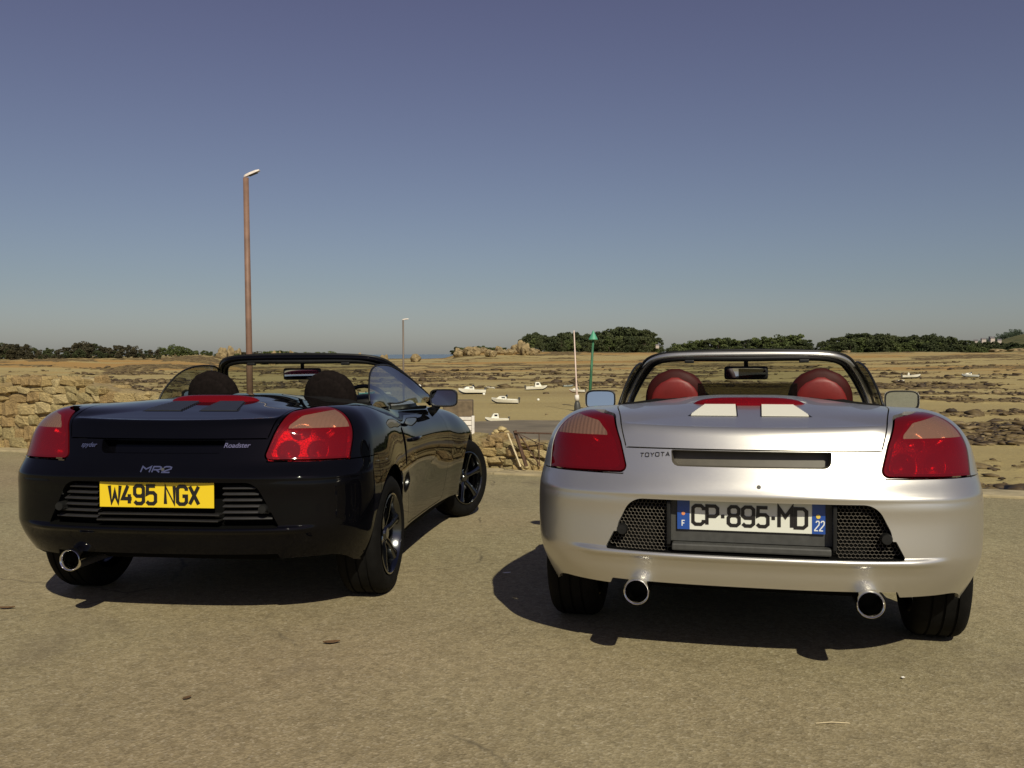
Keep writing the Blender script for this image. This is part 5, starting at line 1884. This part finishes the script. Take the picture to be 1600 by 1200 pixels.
def trunk_mesh(seed, kind):
    rr = random.Random(seed); bm = bmesh.new()
    top = Vector((rr.uniform(-.06, .06), rr.uniform(-.06, .06), .78))
    tube(bm, [(0, 0, -.05), (top.x * .4, top.y * .4, .35), top], [.032, .024, .012], 6)
    for k in range(5):
        a = rr.uniform(0, 6.28); z = rr.uniform(.35, .7)
        p = Vector((top.x * z, top.y * z, z))
        tube(bm, [p, p + Vector((.22 * math.cos(a), .22 * math.sin(a), .14))], [.014, .006], 5)
    me = bpy.data.meshes.new('trunk'); bm.to_mesh(me); bm.free(); me.materials.append(TRUNK); return me
CR = {(k, c): [leaf_mesh('crown', LF[c], k, 10 * i + (1 if k == 'pine' else 5) + len(c)) for i in range(3)] for k in ('pine', 'round') for c in ('dark', 'brown', 'green')}
TR = [trunk_mesh(i, 'pine') for i in range(3)]
def tree(px, ytop, d, kind, colr, label, group, wf=1.0, cat='tree'):
    x = (px - 800) / 1417 * d
    zb = float(shore_z(np.array([x]), np.array([d]))[0])
    zt = CAM_H + (553 - ytop) / 1417 * d
    h = max(1.6, zt - zb)
    t = empty('pine_tree' if kind == 'pine' else 'broadleaf_tree', (x, d, zb - .1), random.uniform(0, 6.28)); tag(t, label, cat, group)
    c = link(bpy.data.objects.new('crown', random.choice(CR[(kind, colr)])), t)
    w = h * wf * random.uniform(.9, 1.15)
    c.scale = (w, w, h * 1.04)
    c2 = link(bpy.data.objects.new('trunk', random.choice(TR)), t); c2.scale = (h * .9, h * .9, h)
    return t
def skyline(keys, step, d0, d1, kinds, cols, label, group, drop=0, wf=1.0):
    ks = sorted(keys)
    px = ks[0][0]
    while px < ks[-1][0]:
        y = float(np.interp(px, [k_[0] for k_ in ks], [k_[1] for k_ in ks]))
        tree(px, y + drop + random.uniform(-1.2, 2.0), random.uniform(d0, d1), random.choice(kinds), random.choice(cols), label, group, wf)
        px += step * random.uniform(.7, 1.3)
LK = [(-60, 531), (0, 531), (20, 532), (35, 537), (46, 536), (56, 543), (78, 540), (95, 542), (118, 534), (134, 532), (150, 534), (162, 541), (176, 537), (186, 534), (196, 539), (208, 535), (222, 543), (250, 544)]
skyline(LK, 9, 385, 410, ['pine', 'round'], ['brown', 'brown', 'dark'], 'brownish tree of the shore wood at the far left', 'trees of the left shore wood', wf=1.0)
skyline(LK, 8, 370, 385, ['round'], ['brown', 'dark'], 'low dark bush along the front of the left shore wood', 'bushes in front of the left shore wood', drop=9, wf=1.5)
skyline([(252, 541), (268, 537), (285, 538), (300, 543), (330, 546)], 8, 395, 410, ['round'], ['green'], 'green tree of the clump just left of the lamp post', 'green trees left of the lamp post', wf=1.1)
skyline([(330, 548), (400, 548), (440, 545), (470, 549), (500, 548), (530, 550)], 11, 410, 440, ['round'], ['green', 'brown'], 'low scrub tree on the shore behind the black car windscreen', 'scrub behind the black car', wf=1.6)
skyline([(708, 545), (722, 540), (740, 541), (752, 539), (765, 542), (778, 540), (792, 545)], 7, 560, 580, ['pine', 'round'], ['dark', 'green'], 'small dark tree behind the golden boulders in the middle', 'trees behind the golden boulders', wf=1.1)
CK = [(812, 540), (822, 524), (834, 519), (846, 520), (856, 527), (864, 525), (872, 520), (884, 517), (898, 518), (910, 521), (922, 522), (938, 518), (952, 515), (964, 512), (978, 511), (992, 513), (1006, 514), (1018, 519), (1026, 525), (1032, 536)]
skyline(CK, 7, 525, 545, ['pine', 'pine', 'round'], ['dark'], 'dark pine of the island wood behind the green beacon', 'pines of the island wood', wf=.85)
skyline(CK, 7, 505, 520, ['round'], ['dark', 'dark', 'green'], 'dark bush along the front of the island wood', 'bushes in front of the island wood', drop=11, wf=.95)
skyline([(1050, 538), (1075, 535), (1092, 532), (1110, 528), (1130, 527), (1150, 531), (1165, 530), (1185, 528), (1205, 527), (1232, 524), (1244, 523), (1256, 530), (1266, 534)], 8, 560, 590, ['round', 'pine'], ['dark', 'green'], 'dark tree of the wood above the silver car windscreen', 'trees above the silver car', wf=1.1)
skyline([(1050, 543), (1266, 541)], 9, 545, 560, ['round'], ['dark', 'green'], 'low bush in front of the wood above the silver car', 'bushes above the silver car', wf=1.5)
RK = [(1284, 534), (1296, 529), (1312, 526), (1326, 523), (1342, 518), (1350, 520), (1366, 522), (1384, 522), (1398, 525), (1414, 526), (1430, 523), (1446, 524), (1462, 525), (1476, 528), (1492, 529), (1510, 531), (1530, 535), (1560, 536), (1610, 536), (1680, 534)]
skyline(RK, 8, 545, 575, ['pine', 'round', 'round'], ['dark'], 'dark tree of the long wood on the right shore', 'trees of the right shore wood', wf=.95)
skyline(RK, 8, 525, 540, ['round'], ['dark', 'green'], 'dark bush along the front of the right shore wood', 'bushes in front of the right shore wood', drop=10, wf=1.25)

# far hill wood: one mass
bm = bmesh.new()
me = CR[('round', 'green')][0]
hv = []; hf = []
base_v = np.array([v.co[:] for v in me.vertices]); base_f = [tuple(p.vertices) for p in me.polygons]
for _ in range(150):
    b = random.uniform(1470, 1780); d = random.uniform(1350, 1650); x = (b - 800) / 1417 * d
    z = float(shore_z(np.array([x]), np.array([d]))[0]); h = random.uniform(7, 12)
    o0 = len(hv)
    sub = base_f[::4]
    q = base_v * np.array([h * 2.2, h * 1.4, h]) + np.array([x, d, z])
    for f in sub:
        i = len(hv); hv.extend([tuple(q[k_]) for k_ in f]); hf.append((i, i + 1, i + 2, i + 3))
bm.free()
o = mesh_obj('hill_wood', hv, hf, leaf_mat('hill_leaves', (.05, .075, .05), (.10, .125, .08))); tag(o, kind='stuff')

# houses
ROOFM = plain('slate_roof', (.13, .12, .13), .6); WALLM = plain('hazed_rendered_wall', (.45, .38, .33), .8)  # wall tone dulled, distance haze put into the colour
def house(px, py, d, w, label):
    x = (px - 800) / 1417 * d; zb = CAM_H + (553 - py) / 1417 * d
    t = empty('house', (x, d, zb), random.uniform(-.5, .5)); tag(t, label, 'house')
    bm = bmesh.new(); add_box(bm, (0, 0, w * .0), (w, w * .6, w * .9)); bm_obj('wall', bm, WALLM, t)
    bm = bmesh.new()
    P = [(-w * .54, -w * .35, w * .45), (w * .54, -w * .35, w * .45), (w * .54, w * .35, w * .45), (-w * .54, w * .35, w * .45), (-w * .54, 0, w * .82), (w * .54, 0, w * .82)]
    vs = [bm.verts.new(p) for p in P]
    for f in ((0, 1, 5, 4), (2, 3, 4, 5), (0, 4, 3), (1, 2, 5), (0, 3, 2, 1)): bm.faces.new([vs[i] for i in f])
    bmesh.ops.recalc_face_normals(bm, faces=bm.faces); bm_obj('roof', bm, ROOFM, t)
for (px_, py_, d_, w_, lb) in ((1524, 538, 800, 3.4, 'leftmost pale house among the trees at the far right'), (1536, 536, 800, 3.8, 'second pale house from the left at the far right'), (1549, 535, 800, 4.4, 'widest pale house on the slope at the far right'), (1561, 537, 800, 3.2, 'rightmost pale house at the foot of the hill'), (1027, 543, 505, 1.8, 'tiny pale house at the right end of the island wood')):
    house(px_, py_, d_, w_, lb)

BOULD = plain('weathered_granite', (.26, .195, .10), .9, var=.4, scale=.5, bump=.6, bdist=.2)
# golden granite boulders on the islets
def boulder(px, ybase, ytop, d, wpx, mat, label, group):
    x = (px - 800) / 1417 * d; zb = float(shore_z(np.array([x]), np.array([d]))[0]); zt = CAM_H + (553 - ytop) / 1417 * d
    h = max(.8, zt - zb); w = wpx / 1417 * d
    bm = bmesh.new(); bmesh.ops.create_icosphere(bm, subdivisions=3, radius=.5)
    sd = random.uniform(0, 99)
    P = bm_coords(bm)
    n1 = fbm(P[:, 0] * 3 + sd, P[:, 1] * 3 + P[:, 2] * 2.3 + 40, 4, 3) - .5
    for v, n in zip(bm.verts, n1):
        c = v.co.copy(); m_ = max(abs(c.x), abs(c.y), abs(c.z)) * 2
        v.co = c * (.85 + .15 / max(m_, .6)) * (1 + 1.5 * n)
        v.co = Vector((v.co.x * w, v.co.y * w, (v.co.z + .42) * h * 1.06))
    o = bm_obj('granite_boulder', bm, mat); o.location = (x, d, zb - .1)
    tag(o, label, 'boulder', group)
lab = 'golden granite boulder on the islet left of the pines'
for (px_, yt, w_) in ((718, 545, 16), (733, 542, 15), (744, 540, 13), (757, 543, 12), (768, 546, 16), (780, 540, 10), (784, 546, 14), (795, 545, 12), (808, 538, 14), (815, 533, 12), (822, 539, 13), (830, 543, 14), (838, 546, 10), (803, 547, 12)):
    boulder(px_, 556, yt, random.uniform(440, 470), w_, BOULD, lab, 'golden boulders on the islet')
lab2 = 'pale granite boulder on the low shore behind the black car'
for (px_, yt, w_) in ((276, 549, 9), (348, 544, 18), (362, 541, 16), (372, 545, 14), (425, 547, 14), (438, 549, 10), (455, 547, 12), (560, 551, 12), (600, 552, 14), (650, 552, 18), (1322, 549, 16), (1560, 548, 24), (1590, 547, 30)):
    boulder(px_, 556, yt, random.uniform(395, 420) if px_ < 700 else 470, w_ * .8, BOULD, lab2 if px_ < 700 else 'pale granite boulder on the right shore in front of the wood', 'pale boulders behind the black car' if px_ < 700 else 'pale boulders on the right shore')

# ---- weedy rocks on the beach (nobody could count them)
def rock_field():
    rr = np.random.default_rng(5)
    bm = bmesh.new(); bmesh.ops.create_icosphere(bm, subdivisions=1, radius=1.0)
    bv = bm_coords(bm); bf = np.array([[v.index for v in f.verts] for f in bm.faces]); bm.free()
    n = 42000
    b = rr.uniform(-120, 1780, n); d = np.exp(rr.uniform(math.log(11), math.log(330), n))
    x = (b - 800) / 1417 * d; y = d
    e = e_of(x, y); w = weed(x, y)
    keep = (e > .8) & (rr.uniform(0, 1, n) < np.clip(w, .0, 1) * .9 + .004)
    # none on the slipway
    keep &= ~((y > 23) & (y < 46) & (x > -36) & (x < 13))
    x, y, d = x[keep], y[keep], d[keep]
    z = shore_z(x, y)
    m = len(x)
    s = rr.lognormal(0, .5, m) * np.interp(d, [10, 60, 300], [.12, .19, .42])
    V = np.zeros((m, len(bv), 3))
    jit = rr.uniform(.45, 1.35, (m, len(bv), 1))
    ax_ = rr.uniform(0, 6.28, m); ca, sa = np.cos(ax_), np.sin(ax_)
    q = bv[None] * jit * np.stack([s * rr.uniform(1.0, 2.0, m), s * rr.uniform(.8, 1.3, m), s * rr.uniform(.28, .60, m)], 1)[:, None, :]
    V[..., 0] = q[..., 0] * ca[:, None] - q[..., 1] * sa[:, None] + x[:, None]
    V[..., 1] = q[..., 0] * sa[:, None] + q[..., 1] * ca[:, None] + y[:, None]
    V[..., 2] = q[..., 2] + z[:, None] + s[:, None] * .12
    F = (bf[None] + (np.arange(m) * len(bv))[:, None, None]).reshape(-1, 3)
    me = bpy.data.meshes.new('weedy_rocks')
    me.vertices.add(m * len(bv)); me.vertices.foreach_set('co', V.ravel())
    me.loops.add(len(F) * 3); me.loops.foreach_set('vertex_index', F.ravel())
    me.polygons.add(len(F)); me.polygons.foreach_set('loop_start', np.arange(0, len(F) * 3, 3)); me.polygons.foreach_set('loop_total', np.full(len(F), 3))
    me.update(); me.validate()
    m_, nt, b_, out = new_mat('weedy_rock')
    tc = N_(nt, 'ShaderNodeTexCoord'); g = N_(nt, 'ShaderNodeNewGeometry')
    r = ramp(nt, g.outputs['Random Per Island'], [(0, (.035, .022, .012)), (.5, (.085, .058, .028)), (.8, (.15, .11, .05)), (1, (.27, .21, .12))])
    r2 = ramp(nt, noise(nt, tc.outputs['Object'], 3.0, 6, .7).outputs['Fac'], [(.35, (.55, .5, .45)), (.65, (1.3, 1.25, 1.1))])
    nt.links.new(mix(nt, .8, r.outputs[0], r2.outputs[0], 'MULTIPLY'), b_.inputs['Base Color']); b_.inputs['Roughness'].default_value = .7
    me.materials.append(m_)
    o = link(bpy.data.objects.new('weedy_rocks', me)); tag(o, kind='stuff')
    return m
nrk = rock_field()
print('stones', c1, c2, 'rocks', nrk, 'objects', len(bpy.data.objects))

# ---- small litter on the paving
def on_paving(px, py):
    cr_, sr_ = math.cos(ROLL), math.sin(ROLL); a, b = px - 800, py - 600
    x = a * cr_ + b * sr_; y = -a * sr_ + b * cr_
    p0 = 0.01438; c, s = math.cos(p0), math.sin(p0)
    v = Vector((x / F_PX, c - (y / F_PX) * s, -s - (y / F_PX) * c))
    t = -CAM_H / v.z
    return Vector((0, 0, CAM_H)) + v * t
LEAF = plain('dry_leaf', (.11, .06, .025), .8, var=.3, scale=60)
PAPER = plain('paper_scrap', (.75, .72, .66), .8)
def scrap(name, label, cat, px, py, size, mat, rz, aspect=.45, curl=.25):
    p = on_paving(px, py)
    bm = bmesh.new(); rows = []
    n = 8
    for i in range(n + 1):
        u = -1 + 2 * i / n
        w = aspect * (1 - abs(u) ** 2.2) + .03
        rows.append([bm.verts.new((u * size, v * w * size, .002 + abs(v) * curl * size * .5 + .1 * size * u * u)) for v in (-1, 0, 1)])
    for i in range(n):
        for j in range(2): bm.faces.new((rows[i][j], rows[i + 1][j], rows[i + 1][j + 1], rows[i][j + 1]))
    bmesh.ops.recalc_face_normals(bm, faces=bm.faces)
    bmesh.ops.solidify(bm, geom=bm.faces[:], thickness=.0012)
    o = bm_obj(name, bm, mat); o.matrix_world = MS @ Matrix.Translation(p + Vector((0, 0, .003))) @ Matrix.Rotation(rz, 4, 'Z')
    tag(o, label, cat)
scrap('dry_leaf', 'curled brown leaf on the tarmac in front of the gap between the cars', 'leaf', 518, 1006, .034, LEAF, .25)
scrap('paper_scrap', 'white paper scrap on the tarmac left of the silver car', 'scrap', 792, 897, .022, PAPER, .2, .5)
scrap('dry_leaf', 'small brown leaf lying in the left foreground', 'leaf', 292, 1093, .018, LEAF, 1.0)
scrap('paper_scrap', 'tiny white scrap in the right foreground', 'scrap', 1411, 1061, .010, PAPER, .9, .6)
scrap('dry_leaf', 'dark leaf at the left edge beside the black car', 'leaf', 10, 952, .038, LEAF, .1, .3)
bm = bmesh.new(); tube(bm, [(-.05, 0, .004), (0, .004, .006), (.055, 0, .004)], [.0012, .0018, .001], 5)
o = bm_obj('twig', bm, WOODP); o.matrix_world = MS @ Matrix.Translation(on_paving(1300, 1132)); tag(o, 'thin pale twig in the right foreground', 'twig')
